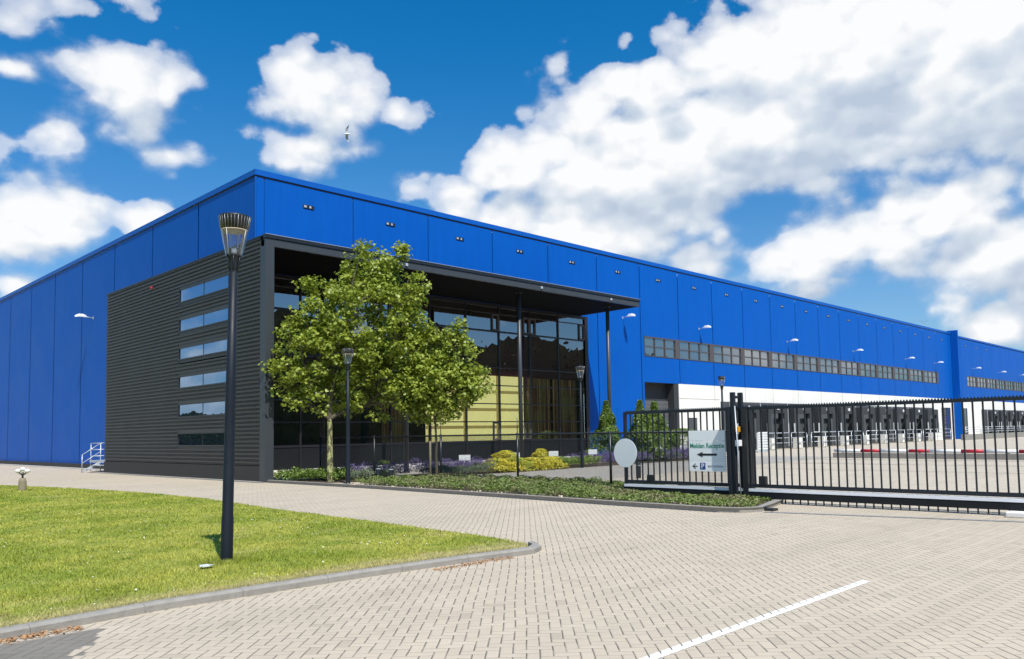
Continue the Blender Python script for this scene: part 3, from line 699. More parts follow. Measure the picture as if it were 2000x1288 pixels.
# overflow spouts under the roof edge, one per bay
sp0 = None
for i in range(0, 24):
    u = 19.2+4.6*i
    if 108 < u < 112: continue
    if sp0 is None:
        s_ = MB(); s_.box(-0.28, 0.28, -0.03, 0.02, -0.085, 0.085)
        sp0 = s_.build('overflow_spout', 'black', wh, local=True)
        q_ = MB(); q_.box(-0.25, -0.12, -0.05, -0.031, -0.05, 0.05); q_.box(0.02, 0.12, -0.05, -0.031, -0.05, 0.05)
        q1 = q_.build('opening', 'galv', sp0, local=True)
        sp0.location = (u-UL, 0, 12.31)
    else:
        c_ = copy_tree(sp0, wh, (u-UL, 0, 12.31 if u < 110 else 12.2))
# loading docks
def dock(u, first=[None]):
    if first[0] is None:
        d_ = MB(); d_.box(-1.75, -1.15, -0.62, 0, 0.95, 3.65); d_.box(1.15, 1.75, -0.62, 0, 0.95, 3.65); d_.box(-1.149, 1.149, -0.62, 0, 3.0, 3.65)
        D_ = d_.build('dock_shelter', 'dockdark', wh, local=True)
        MB().poly([(-1.15, -0.02, 0.95), (1.15, -0.02, 0.95), (1.15, -0.02, 3.0), (-1.15, -0.02, 3.0)]).build('opening', 'dockblack', D_, local=True)
        c_ = MB(); c_.poly([(-1.12, -0.60, 3.1), (0.1, -0.60, 3.1), (0.1, -0.57, 2.55), (-1.12, -0.57, 2.55)]); c_.box(-1.14, -0.78, -0.60, -0.56, 0.98, 2.55); c_.box(0.78, 1.14, -0.60, -0.56, 0.98, 2.55)
        c_.build('curtain', 'dockgrey', D_, local=True)
        MB().box(-0.75, -0.1, -0.03, -0.022, 1.0, 2.9).build('door_panel', 'dockgrey', D_, local=True)
        [MB().box(a_, a_+0.06, -0.66, -0.56, 1.35, 2.15).build('marker', 'white', D_, local=True) for a_ in (-1.82, 1.76)]
        MB().box(-2.28, -2.20, -0.3, -0.22, 0.2, 3.8).build('downpipe', 'galv', D_, local=True)
        MB().box(-0.16, 0.16, -0.70, -0.625, 3.28, 3.55).build('bay_number_plate', 'white', D_, local=True)
        [MB().box(a_, a_+0.25, -0.35, 0, 0.4, 0.9).build('bumper', 'black', D_, local=True) for a_ in (-1.1, 0.85)]
        D_.location = (u-UL, 0, 0); first[0] = D_
    else: copy_tree(first[0], wh, (u-UL, 0, 0))
bk = MB(); bk.box(54.6, 102.4, VW-0.05, VW, 0, 3.86); bk.box(121.4, 175, VW-0.05, VW, 0, 3.86); bk.build('dock_cladding', 'dockgrey', wh)
for i in range(10): dock(57.8+4.72*i)
for i in range(9): dock(125.4+4.75*i)

# ------------------------------------------------------------------ office block (charcoal box)
UB, VB, HB_ = 14.69, 28.37, 9.42
of = empty('office_block', (UB, VB, 0), 'charcoal ribbed office block with glazed front under a flat canopy', 'office block')
WINS = [(7.79, 8.36), (6.47, 7.00), (5.22, 5.72), (3.94, 4.44), (2.66, 3.20), (1.40, 1.92)]
WV = (31.45, 36.33)
lv = MB(); z = 0.62; st = (9.40-0.62)/54
while z < 9.39:
    z1 = z+st; segs = [(VB+0.42, 45.75)]
    for a, b_ in WINS:
        if z1 > a-0.05 and z < b_+0.05: segs = [(VB+0.42, WV[0]-0.04), (WV[1]+0.04, 45.75)]
    for a, b_ in segs:
        x0, x1 = UB+0.045, UB-0.012
        pr = [(x0, z), (x0, z+st*0.32), (x1, z+st*0.45), (x1, z+st*0.87), (x0, z+st)]
        for (xa, za), (xb, zb) in zip(pr[:-1], pr[1:]): lv.poly([(xa, b_, za), (xa, a, za), (xb, a, zb), (xb, b_, zb)])
        lv.poly([(x, b_, zz) for x, zz in pr]+[]); lv.poly([(x, a, zz) for x, zz in pr][::-1])
    z = z1
lv.build('cladding', 'louvre', of)
cb = MB(); wall_cells(cb, 'x', UB+0.055, VB+0.4, 45.74, 0.5, 9.38, [(WV[0], WV[1], a, b_) for a, b_ in WINS]); cb.poly([(UB+0.05, 45.745, 0), (16.6, 45.745, 0), (16.6, 45.745, 9.38), (UB+0.05, 45.745, 9.38)][::-1])
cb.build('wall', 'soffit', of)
MB().box(UB-0.01, UB+0.30, VB+0.42, 45.76, 0, 0.60).build('plinth', 'plinth', of)
for a, b_ in WINS:
    f = MB(); x0, x1 = UB-0.02, UB+0.10; t = 0.018
    f.box(x0, x1, WV[0], WV[1], a, a+t); f.box(x0, x1, WV[0], WV[1], b_-t, b_); f.box(x0, x1, WV[0], WV[0]+t, a+t, b_-t); f.box(x0, x1, WV[1]-t, WV[1], a+t, b_-t)
    f.box(x0+0.03, x1-0.03, 33.842, 33.858, a+t, b_-t)
    MB().box(UB+0.006, UB+0.048, WV[0]-0.03, WV[1]+0.03, a-0.17, a-0.002).box(UB+0.006, UB+0.048, WV[0]-0.03, WV[1]+0.03, b_+0.002, b_+0.17).build('window_reveal', 'louvre', of)
    fo = f.build('window', 'frame', of)
    MB().poly([(UB+0.02, WV[1], a), (UB+0.02, 33.85, a), (UB+0.02, 33.85, b_), (UB+0.02, WV[1], b_)]).poly([(UB+0.022, 33.85, a), (UB+0.022, WV[0], a), (UB+0.024, WV[0], b_), (UB+0.024, 33.85, b_)]).build('pane', 'sideglass', fo)
    MB().box(UB-0.035, UB-0.021, WV[0]-0.03, WV[1]+0.03, a-0.03, a-0.005).build('sill', 'charcoal', fo)
# wing wall end, canopy, fascia, soffit
MB().box(UB-0.005, UB+0.36, VB, VB+0.42, 0, 9.0).build('corner_frame', 'charcoal', of, bevel=0.01)
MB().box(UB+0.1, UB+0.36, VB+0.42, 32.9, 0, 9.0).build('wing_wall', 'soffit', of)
cn = MB(); cn.box(UB, 38.3, VB, VB+0.12, 9.0, 9.28); cn.box(38.18, 38.3, VB+0.12, 32.98, 9.0, 9.28); cn.build('fascia', 'charcoal', of)
cn = MB(); cn.box(UB-0.03, 38.34, VB-0.04, VB+0.14, 9.30, 9.44); cn.box(38.16, 38.34, VB+0.14, 32.98, 9.30, 9.44); cn.box(UB-0.03, UB+0.15, VB+0.14, 45.77, 9.385, 9.44); cn.build('roof_edge', 'black', of)
MB().box(UB-0.032, 38.342, VB-0.042, VB-0.02, 9.441, 9.455).build('drip_trim', 'galv', of)
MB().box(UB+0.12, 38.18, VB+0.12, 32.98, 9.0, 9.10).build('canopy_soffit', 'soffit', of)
MB().box(UB+0.1, 38.2, VB+0.1, 32.97, 9.28, 9.38).box(UB+0.1, 16.59, 32.97, 45.74, 9.28, 9.38).build('roof', 'dockgrey', of)
for u in (21.3, 29.9, 35.6): MB().box(u-0.06, u+0.06, VB-0.06, VB-0.001, 9.10, 9.22).build('fascia_light', 'galv', of)
for u in (22.0, 29.28, 36.55):
    co = MB().tube((u, 29.4, 0), (u, 29.4, 9.0), 0.11, n=20).build('column', 'charcoal', of)
    MB().tube((u, 29.4, 0), (u, 29.4, 0.05), 0.18, n=20).tube((u, 29.4, 8.93), (u, 29.4, 9.0), 0.17, n=20).build('base_plate', 'black', co)
# glazed front in the plane of the blue wall
GM = [38.6-2.48*i for i in range(10)]+[15.15]
gf = MB(); y0, y1 = 32.90, 33.02
for u in GM: gf.box(u-0.04, u+0.04, y0, y1, 0.25, 8.96)
gf.box(38.56, 38.85, 32.86, 33.02, 0.25, 8.96)
for zt in (8.44, 7.42, 5.38, 4.38, 3.35, 2.35, 1.27):
    t = 0.028 if zt not in (7.42, 1.27) else 0.05
    for a, b_ in zip(GM[1:], GM[:-1]): gf.box(a+0.04, b_-0.04, y0+0.02, y1-0.01, zt-t, zt+t)
gf.box(15.1, 38.56, 32.915, 33.01, 8.78, 8.96); gf.build('curtain_wall_frame', 'frame', of)
for i in (0, 1, 2, 3, 6):       # opening lights: small casements in the top and the bottom row
    u1 = GM[i]-0.04 - (1.95 if i == 1 else 0); u0 = u1-0.52
    for z0, z1 in ((7.47, 8.41),)+(((1.33, 2.32),) if i in (2, 3, 4) else ()):
        sash = MB(); sash.box(u0, u0+0.09, 32.88, 32.96, z0, z1); sash.box(u1-0.09, u1, 32.88, 32.96, z0, z1); sash.box(u0+0.09, u1-0.09, 32.88, 32.96, z0, z0+0.08); sash.box(u0+0.09, u1-0.09, 32.88, 32.96, z1-0.08, z1); sash.build('casement', 'winframe', of)
for a, b_ in zip(GM[1:], GM[:-1]):
    for z0, z1 in ((8.44, 8.78), (7.42, 8.44), (5.38, 7.42), (4.38, 5.38), (3.35, 4.38), (2.35, 3.35), (1.27, 2.35)):
        e_, e2_ = random.uniform(-0.010, 0.010), random.uniform(-0.008, 0.008)
        pn = MB(); pn.poly([(a+0.04, 32.96, z0), (b_-0.04, 32.96+e_, z0), (b_-0.04, 32.96+e_+e2_, z1), (a+0.04, 32.96+e2_, z1)]); pn.build('pane', 'glass', of)
MB().box(15.1, 38.56, 32.945, 33.0, 0.25, 1.22).build('spandrel', 'beamdark', of)
MB().box(15.1, 38.85, 32.88, 33.05, 0, 0.245).build('sill_plinth', 'white_conc', of)
# interior seen through the glass
MB().box(15.2, 38.8, 33.10, 33.28, 4.95, 7.38).build('floor_slab', 'maroon', of)
it = MB(); it.poly([(15.2, 40, 0), (38.8, 40, 0), (38.8, 40, 9), (15.2, 40, 9)]); it.poly([(15.2, 33.3, 9), (38.8, 33.3, 9), (38.8, 40, 9), (15.2, 40, 9)]); it.poly([(15.2, 33.3, 0.3), (38.8, 33.3, 0.3), (38.8, 40, 0.3), (15.2, 40, 0.3)]); it.poly([(38.8, 33.3, 0), (38.8, 40, 0), (38.8, 40, 9), (38.8, 33.3, 9)])
it.poly([(15.2, 33.3, 0), (15.2, 40, 0), (15.2, 40, 9), (15.2, 33.3, 9)])
it.build('interior', 'interior', of)
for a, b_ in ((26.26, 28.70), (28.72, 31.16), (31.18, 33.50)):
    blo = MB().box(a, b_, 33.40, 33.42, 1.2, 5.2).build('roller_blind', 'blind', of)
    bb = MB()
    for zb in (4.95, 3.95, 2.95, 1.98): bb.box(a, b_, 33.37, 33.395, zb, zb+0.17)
    bb.box(a+0.10, a+0.27, 33.345, 33.365, 1.2, 5.2); bb.build('blind_shadow_band', 'shadow_band', blo)  # darker strips stand for shadow bands of the framing on the blind
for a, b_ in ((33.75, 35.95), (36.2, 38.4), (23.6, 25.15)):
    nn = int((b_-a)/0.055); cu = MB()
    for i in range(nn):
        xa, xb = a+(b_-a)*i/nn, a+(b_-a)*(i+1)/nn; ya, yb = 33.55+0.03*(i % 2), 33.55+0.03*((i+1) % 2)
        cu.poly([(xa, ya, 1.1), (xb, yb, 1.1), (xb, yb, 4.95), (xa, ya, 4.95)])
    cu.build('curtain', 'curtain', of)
for u in (15.9, 22.8, 29.75, 36.65): MB().tube((u, 33.9, 0), (u, 33.9, 8.7), 0.17, n=14).build('inner_column', 'black', of)
al = MB(); al.box(UB-0.10, UB-0.02, 39.45, 39.58, 8.87, 8.96); al.build('alarm_light', 'red', of)

# steel steps by the side door
st_ = empty('metal_steps', (15.6, 47.2, 0), 'small galvanised steel landing with handrail by the blue side wall', 'steps')
MB().box(14.85, 16.35, 46.1, 48.6, 0.50, 0.62).build('landing', 'galv', st_)
r_ = MB()
for x, y in ((14.9, 48.55), (14.9, 47.0), (14.9, 46.15), (16.3, 48.55)): MB().tube((x, y, 0.0), (x, y, 1.55), 0.025).build('post', 'galv', st_)
for z in (0.85, 1.2, 1.55): r_.tube((14.9, 48.55, z), (16.3, 48.55, z), 0.02); r_.tube((14.9, 47.0, z), (14.9, 48.55, z), 0.02)
r_.tube((14.9, 47.0, 1.55), (14.0, 47.0, 0.95), 0.022); r_.tube((14.0, 47.0, 0), (14.0, 47.0, 0.95), 0.022); r_.tube((14.9, 47.0, 1.1), (14.0, 47.0, 0.5), 0.02)
r_.build('handrail', 'galv', st_)
tr_ = MB(); tr_.box(14.5, 14.85, 46.15, 47.0, 0.36, 0.40); tr_.box(14.2, 14.5, 46.15, 47.0, 0.16, 0.20)
tr_.poly([(14.86, 47.0, 0.55), (14.86, 47.03, 0.55), (13.95, 47.03, 0.0), (13.95, 47.0, 0.0)]).poly([(14.86, 47.0, 0.40), (13.95, 47.0, -0.02), (13.95, 47.0, 0.10), (14.86, 47.0, 0.58)])
tr_.build('tread', 'galv', st_)

# wall lamps
wl = empty('wall_lamp', (42.63, 33.0, 9.34), 'white wall lamp next to the canopy end, first on the blue front', 'wall lamp', 'white lamps fixed to the blue walls')
MB().tube((0, 0, -0.10), (0, -0.75, -0.02), 0.035, n=8).box(-0.08, 0.08, -0.03, 0, -0.2, 0.02).build('bracket', 'galv', wl, local=True)
h_ = MB()
for (ya, wa, za, ha), (yb, wb, zb, hb) in zip(((-.55,.10,-.02,.09),(-.80,.20,.0,.17),(-1.15,.22,.0,.17),(-1.42,.12,-.05,.08)), ((-.80,.20,.0,.17),(-1.15,.22,.0,.17),(-1.42,.12,-.05,.08),(-1.45,.04,-.06,.02))):
    A_ = [(-wa, ya, za-0.06), (-wa*.7, ya, za+ha), (wa*.7, ya, za+ha), (wa, ya, za-0.06)]; B_ = [(-wb, yb, zb-0.06), (-wb*.7, yb, zb+hb), (wb*.7, yb, zb+hb), (wb, yb, zb-0.06)]
    for i in range(4): h_.poly([A_[i], B_[i], B_[(i+1) % 4], A_[(i+1) % 4]], True)
h_.poly([(-.10,-.55,-.08),(-.07,-.55,.07),(.07,-.55,.07),(.10,-.55,-.08)])
h_.build('lamp_head', 'white', wl, local=True)
MB().box(-0.15, 0.15, -1.3, -0.8, -0.075, -0.062).build('lens', 'signgrey', wl, local=True)
wl.scale = (0.72, 0.72, 0.72)
for u, lab in ((51.89, 'white wall lamp above the second strip window'), (65.87, 'white wall lamp above the fifth strip window'), (79.8, 'white wall lamp above the eighth strip window'),
               (93.96, 'white wall lamp above the eleventh strip window'), (103.54, 'white wall lamp over the last strip window before the blue pilaster'),
               (118.6, 'white wall lamp on the first bay beyond the blue pilaster'), (130.6, 'white wall lamp second beyond the blue pilaster'), (141.7, 'white wall lamp third beyond the blue pilaster')):
    copy_tree(wl, None, (u, 33.0, 9.34), label=lab)
copy_tree(wl, None, (16.6, 54.15, 9.36), rz=-math.pi/2, label='white wall lamp on the blue side wall behind the charcoal block')

# ------------------------------------------------------------------ street lamps
def street_lamp(loc, label, first=[None]):
    if first[0] is None:
        L = empty('street_lamp', loc, label, 'street lamp', 'dark poles with clear cone heads')
        MB().lathe((0,0,0), [(0.080, 0), (0.080, 0.6), (0.074, 0.62), (0.069, 2.2), (0.055, 4.02), (0.0, 4.03)], 24).build('pole', 'pole', L, local=True)
        hd = MB().lathe((0,0,0), [(0.052, 4.02), (0.062, 4.10), (0.085, 4.22), (0.108, 4.25), (0.060, 4.255)], 24)
        for i in range(6):
            t = i*math.pi/3; hd.tube((0.06*math.cos(t), 0.06*math.sin(t), 4.02), (0.10*math.cos(t), 0.10*math.sin(t), 4.24), 0.008, n=6)
        hd.build('lamp_base', 'gatemetal', L, local=True)
        MB().lathe((0,0,0), [(0.110, 4.23), (0.155, 4.44), (0.182, 4.60)], 28).build('lamp_shade', 'lampglass', L, local=True)
        cap = MB().lathe((0,0,0), [(0.150, 4.60), (0.184, 4.60), (0.212, 4.77), (0.216, 4.785), (0.206, 4.80), (0.0, 4.83)], 28)
        cap.build('cap', 'black', L, local=True)
        MB().lathe((0,0,0), [(0.0, 4.575), (0.150, 4.575), (0.183, 4.598), (0.150, 4.60)], 28).build('reflector', 'straw', L, local=True)
        MB().lathe((0,0,0), [(0.0, 4.24), (0.036, 4.24), (0.036, 4.34), (0.020, 4.345), (0.0, 4.345)], 14).build('bulb', 'white', L, local=True)
        MB().lathe((0,0,0), [(0.055, 4.35), (0.075, 4.575)], 18).build('inner_tube', 'lampglass', L, local=True)
        rb = MB()
        for i in range(28):
            t = i*2*math.pi/28; c_, s_ = math.cos(t), math.sin(t); rb.tube((0.1845*c_, 0.1845*s_, 4.605), (0.214*c_, 0.214*s_, 4.78), 0.0015 if i % 4 else 0.0035, n=4)
        for i in range(4):
            t = i*math.pi/2+0.5; c_, s_ = math.cos(t), math.sin(t); rb.tube((0.112*c_, 0.112*s_, 4.235), (0.185*c_, 0.185*s_, 4.60), 0.004, n=5)
        rb.build('rib', 'galv', L, local=True)
        first[0] = L
    else: copy_tree(first[0], None, loc, rz=0, label=label).scale = (1, 1, 1)
street_lamp((4.82, 10.33, 0.05), 'tall dark street lamp standing on the lawn in front of the charcoal block')
bpy.data.objects['street_lamp'].rotation_euler = (0.0125, 0.0120, 0)
bpy.data.objects['street_lamp'].scale = (0.96, 0.96, 0.955)
street_lamp((15.95, 24.72, 0), 'street lamp standing beside the big plane tree trunk')
street_lamp((28.92, 25.0, 0), 'street lamp in the flower bed near the right end of the glass front')
street_lamp((41.56, 25.0, 0), 'street lamp behind the gate in front of the white wall')

# ------------------------------------------------------------------ trees
def make_tree(name, base, blobs, trunk_top, r0, label, nclump, lpc, lsize, bark):
    T = empty(name, base, label, 'tree')
    RX = Vector((0.70, -0.715, 0)); DX = Vector((0.714, 0.70, 0))
    pts = []; outs = []; wts = [b[3]*b[4]*b[5] for b in blobs]; tw = sum(wts)
    for (cx, cd, cz, rx, rd, rz), wt in zip(blobs, wts):
        for _ in range(max(6, int(nclump*wt/tw))):
            v_ = Vector(rng.normal(size=3)); v_.normalize(); rr = (0.35+0.65*rng.random())**0.6
            off_ = RX*(v_.x*rx*rr)+DX*(v_.y*rd*rr)+Vector((0, 0, v_.z*rz*rr))
            p_ = RX*cx+DX*cd+Vector((0, 0, cz))+off_
            pts.append(p_); outs.append(v_)
    # leaves: clumps of leaves on twigs
    C = []; O = []
    for p_, o_ in zip(pts, outs):
        m_ = int(lpc*(0.6+0.8*rng.random())); r_ = 0.22+0.20*rng.random()
        q = rng.normal(size=(m_, 3)); q /= np.linalg.norm(q, axis=1)[:, None]; q *= (rng.random(m_)**0.5)[:, None]*r_*np.array([1.15, 1.15, 0.75])
        C.append(q+np.array(p_)[None, :]); O.append(q/r_+np.array([0, 0, 0.2]))
    C = np.vstack(C)+np.array(base)[None, :]; O = np.vstack(O)
    fast_mesh('crown', leaves(C, lsize, LEAF5, up=0.35, out=O), len(LEAF5), 'leaf', T)
    # limbs: every clump joins the nearest lower node of the growing skeleton
    tm = MB(); nodes = []; par = []; k_ = 7; wob = [0, 0]
    for i in range(k_+1):
        t = i/k_; wob = [wob[0]+random.uniform(-.03, .03), wob[1]+random.uniform(-.03, .03)]
        nodes.append(Vector((wob[0], wob[1], trunk_top*t))); par.append(i-1)
    top = nodes[-1]; lead = max(b[2]+b[5]*0.6 for b in blobs)
    for i in range(1, 9):
        t = i/8; nodes.append(Vector((top.x+random.uniform(-.1, .1)+blobs[0][0]*0.7*t, top.y-blobs[0][0]*0.7*t+random.uniform(-.1, .1), trunk_top+(lead-trunk_top)*t))); par.append(len(nodes)-2)
    order = sorted(range(len(pts)), key=lambda i: (pts[i]-top).length)
    for i in order[::2]:
        p_ = pts[i]; best, bd = None, 1e9
        for q_i in range(k_, len(nodes)):
            n_ = nodes[q_i]
            if n_.z > p_.z+0.25: continue
            d_ = (n_-p_).length*(1.0 if n_.z < p_.z else 1.6)
            if d_ < bd: bd, best = d_, q_i
        if best is None: best = k_
        mid = nodes[best].lerp(p_, 0.5)+Vector((random.uniform(-.08, .08), random.uniform(-.08, .08), 0.06))
        nodes.append(mid); par.append(best); nodes.append(p_); par.append(len(nodes)-2)
    cnt = [1]*len(nodes)
    for i in range(len(nodes)-1, 0, -1): cnt[par[i]] += cnt[i]
    mx = cnt[0]
    rad = [max(0.008, r0*(c_/mx)**0.46) for c_ in cnt]
    for i in range(k_+1): rad[i] = r0*(1.12 if i == 0 else 1-0.05*i)
    lm = MB()
    for i in range(1, len(nodes)):
        tgt = tm if i <= k_ else lm
        tgt.tube(nodes[par[i]], nodes[i], rad[par[i]] if i <= k_+8 else min(rad[par[i]], rad[i]*1.6), rad[i], n=12 if i <= k_ else 6, cap=False)
    tm.build('trunk', bark, T, local=True); lm.build('limbs', 'branch', T, local=True)
    return T
S = 51.0
def bl_(x, y, rx, ry, rd=None, cd=0.55, x0=646, s=S): return ((x-x0)/s, cd, 1.65+(854-y)/s, rx/s, rd if rd else min(rx, ry*1.1)/s, ry/s)
T1 = [bl_(705, 640, 105, 130, 1.9), bl_(722, 545, 62, 62, 1.0), bl_(716, 498, 24, 30, .5), bl_(755, 590, 58, 70, 1.2), bl_(770, 690, 62, 90, 1.4), bl_(610, 640, 62, 62, 1.1), bl_(598, 575, 26, 26, .5), bl_(625, 710, 85, 70, 1.3),
      bl_(560, 735, 48, 42, .8), bl_(620, 780, 80, 42, 1.1), bl_(720, 760, 100, 62, 1.3), bl_(660, 560, 26, 30, .5), bl_(560, 660, 24, 30, .6), bl_(780, 500, 12, 14, .3), bl_(570, 785, 30, 20, .5), bl_(815, 580, 18, 34, .5), bl_(800, 640, 36, 60, .9), bl_(815, 720, 46, 60, .9), bl_(545, 700, 34, 34, .6)]
make_tree('plane_tree', (16.1, 26.1, 0.02), T1, 2.3, 0.13, 'big leafy plane tree with mottled trunk in front of the glass front', 560, 46, 0.125, 'bark')
T2 = [bl_(860, 760, 70, 55, 1.1, 0.1, 853), bl_(890, 700, 34, 52, .7, 0.1, 853), bl_(895, 655, 14, 16, .3, 0.1, 853), bl_(925, 760, 34, 34, .7, 0.1, 853), bl_(800, 770, 46, 42, .8, 0.1, 853), bl_(850, 805, 60, 24, .7, 0.1, 853), bl_(835, 690, 34, 46, .6, 0.1, 853), bl_(845, 740, 50, 50, .9, 0.1, 853)]
make_tree('plane_tree', (18.97, 23.5, 0.02), T2, 2.2, 0.055, 'slender young plane tree right of the big one, tied to a stake', 300, 42, 0.120, 'branch')
tag(MB().tube((18.6, 23.41, 0), (18.6, 23.41, 1.45), 0.04, n=10).tube((18.6, 23.41, 1.38), (18.95, 23.5, 1.38), 0.014, n=6).build('tree_stake', 'wood'), 'wooden stake beside the slender young tree', 'stake')

def shrub(name, base, h, r, n, m, label, cat, size=0.07, group=None, profile=None):
    z = rng.random(n)**0.8; a = rng.random(n)*2*math.pi
    pr = profile(z) if profile else np.sqrt(np.clip(1-(2*z-0.85)**2*0.72, 0, 1))
    rr = r*pr*(0.45+0.55*rng.random(n)**0.4)*(1+0.20*np.sin(a*3+z*9+base[0])+0.13*np.sin(z*21+base[1]*3))
    c = np.column_stack([base[0]+rr*np.cos(a), base[1]+rr*np.sin(a), base[2]+0.04+z*h])
    o = np.column_stack([np.cos(a), np.sin(a), 0.3*np.ones(n)])
    T = empty(name, base, label, cat, group)
    fast_mesh('foliage', leaves(c, size, LEAF1, up=0.4, out=o), 6, m, T)
    MB().tube((base[0], base[1], base[2]-0.02), (base[0], base[1], base[2]+h*0.8), 0.03, 0.01, n=6).build('stem', 'branch', T)
    return T
colp = lambda z: np.clip(1.12-z, 0.10, 1)**1.25*np.clip(z*6+0.5, 0, 1)
shrub('columnar_shrub', (35.75, 29.0, 0), 3.4, 1.15, 9000, 'column', 'columnar green shrub against the blue wall, left of the round grey sign', 'shrub', 0.12, 'columnar shrubs by the entrance', colp)
shrub('columnar_shrub', (36.22, 26.98, 0), 3.35, 1.2, 9000, 'column', 'columnar green shrub behind the gate bars, just right of the round grey sign', 'shrub', 0.12, 'columnar shrubs by the entrance', colp)
shrub('columnar_shrub', (37.61, 27.01, 0), 3.3, 1.35, 9500, 'column', 'columnar green shrub in front of the dark loading door', 'shrub', 0.12, 'columnar shrubs by the entrance', colp)
shrub('round_bush', (41.1, 27.5, 0), 1.75, 1.1, 3000, 'column', 'leafy green bush just left of the white direction sign', 'bush', 0.11)
shrub('round_bush', (20.9, 29.6, 0), 0.55, 0.4, 500, 'hedge', 'small dark green bush against the white sill left of the middle column', 'bush', 0.06)

# planting beds: hedges, lavender, ground cover
def bed(name, poly, h, n, m, size, label, cat, shape=LEAF1, up=0.5, f=1.6, s=0.0, aspect=1.0, hmin=0.45):
    q = sample_poly(poly, n); top = (h*np.clip((q[:, 1]-8)/8, 0.45, 1) if name == 'ground_cover' else h)*(0.72+0.42*lump(q[:, 0], q[:, 1], f, s)); top = np.maximum(top, h*hmin*(0.5 if name == 'ground_cover' else 1))
    z = top*(1-0.75*rng.random(n)**2.2)
    c = np.column_stack([q+rng.normal(0, 0.05, (n, 2)), z+0.05])
    return tag(fast_mesh(name, leaves(c, size, shape, up=up, aspect=aspect), len(shape), m), label, cat, kind='stuff')
bed('ground_cover', BED, 0.30, 60000, 'cover', 0.055, 'low spreading green juniper cover between kerb and courtyard', 'ground cover', hmin=0.4, f=1.9)
bed('hedge_plants', [(15.05, 28.0), (15.4, 26.9), (16.2, 25.7), (17.2, 26.4), (18.3, 28.2), (15.15, 28.7)], 0.44, 9000, 'hedge', 0.07, 'low clipped green hedge at the foot of the charcoal corner', 'hedge', f=2.5)
bed('ornamental_grass', [(16.5, 25.5), (18.0, 24.8), (18.9, 26.0), (17.4, 26.9)], 0.36, 5000, 'lavgreen', 0.09, 'grey green lavender foliage around the plane tree', 'lavender foliage', up=0.0, aspect=0.4)
bed('lavender', [(16.9, 26.0), (18.8, 25.2), (19.9, 26.9), (18.0, 28.2)], 0.62, 4500, 'lavender', 0.07, 'purple lavender flowering behind the plane tree trunk', 'lavender', up=0.0, aspect=0.4)
bed('ornamental_grass', [(20.4, 24.9), (23.4, 25.0), (23.3, 26.4), (20.4, 26.4)], 0.36, 6500, 'lavgreen', 0.09, 'grey green lavender foliage left of the yellow shrubs', 'lavender foliage', up=0.0, aspect=0.4)
bed('lavender', [(20.3, 25.6), (23.8, 25.2), (24.2, 27.4), (20.3, 27.6)], 0.62, 8000, 'lavender', 0.075, 'purple lavender flowering left of the yellow shrubs', 'lavender', up=0.0, aspect=0.4)
bed('lime_cover', [(27.5, 25.2), (31.0, 25.4), (31.0, 27.4), (27.5, 27.4)], 0.45, 7000, 'lime', 0.075, 'pale green low shrubs right of the yellow shrubs', 'ground cover')
bed('lavender', [(30.9, 25.4), (35.4, 25.4), (35.4, 28), (30.9, 28)], 0.60, 8000, 'lavender', 0.08, 'purple lavender flowering left of the round grey sign', 'lavender', up=0.0, aspect=0.4)
bed('lavender', [(36.4, 25.2), (41.6, 25.3), (41.6, 26.8), (36.4, 26.8)], 0.70, 9000, 'lavender', 0.08, 'purple lavender flowering behind the gate bars', 'lavender', up=0.0, aspect=0.4)
ydome = lambda z: np.sqrt(np.clip(1-(z*0.98)**2, 0, 1))
for i, (x, y, h, r, lab) in enumerate(((23.9, 25.5, 0.55, 0.80, 'golden yellow shrub at the left end of the yellow row'), (24.9, 25.4, 0.55, 0.85, 'golden yellow shrub second from the left in the yellow row'), (25.3, 26.4, 0.85, 0.80, 'taller golden shrub behind the second white bed sign'),
        (26.1, 25.5, 0.52, 0.85, 'golden yellow shrub in the middle of the yellow row'), (27.2, 25.5, 0.52, 0.80, 'golden yellow shrub at the right end of the yellow row'), (28.1, 26.9, 0.85, 0.55, 'taller golden shrub behind the third white bed sign'))):
    shrub('golden_shrub', (x, y, 0.02), h, r, 2400, 'yellow', lab, 'shrub', 0.075, 'golden shrubs in the flower bed', ydome)

# ------------------------------------------------------------------ bed signs, bollards
bs = empty('bed_sign', (22.5, 26.0, 0), 'small white sign left of the golden shrubs', 'sign', 'small white signs in the flower bed')
MB().box(-0.27, 0.27, -0.012, 0.012, 0.56, 0.80).build('sign_board', 'white', bs, local=True, bevel=0.004)
MB().tube((0, 0.03, 0), (0, 0.03, 0.66), 0.022, n=8).build('post', 'galv', bs, local=True)
MB().box(-0.19, -0.09, -0.0145, -0.0125, 0.655, 0.70).box(-0.07, 0.0, -0.0145, -0.0125, 0.655, 0.70).box(0.02, 0.17, -0.0145, -0.0125, 0.655, 0.70).build('lettering', 'signgrey', bs, local=True)
bs.rotation_euler = (0, 0, R(-14))
for (x, y), lab in zip(((25.65, 26.2), (28.35, 26.3), (31.25, 26.3), (36.82, 26.2), (39.64, 26.5)),
        ('small white sign in the middle of the golden shrubs', 'small white sign at the right end of the golden shrubs', 'small white sign beside the right hand end of the glass front', 'small white sign in front of the columnar shrubs behind the gate', 'small white sign beside the green bush behind the gate')):
    copy_tree(bs, None, (x, y, 0), rz=R(-14), label=lab)
bo = empty('bollard', (17.47, 25.06, 0), 'short black bollard nearer the plane tree', 'bollard', 'short black bollards at the path')
MB().lathe((0,0,0), [(0.09, 0), (0.09, 0.52), (0.075, 0.56), (0, 0.57)], 14).build('post', 'black', bo, local=True)
MB().lathe((0,0,0), [(0.093, 0.44), (0.093, 0.47)], 14).build('band', 'galv', bo, local=True)
copy_tree(bo, None, (17.35, 24.1, 0), label='short black bollard nearer the ground cover')
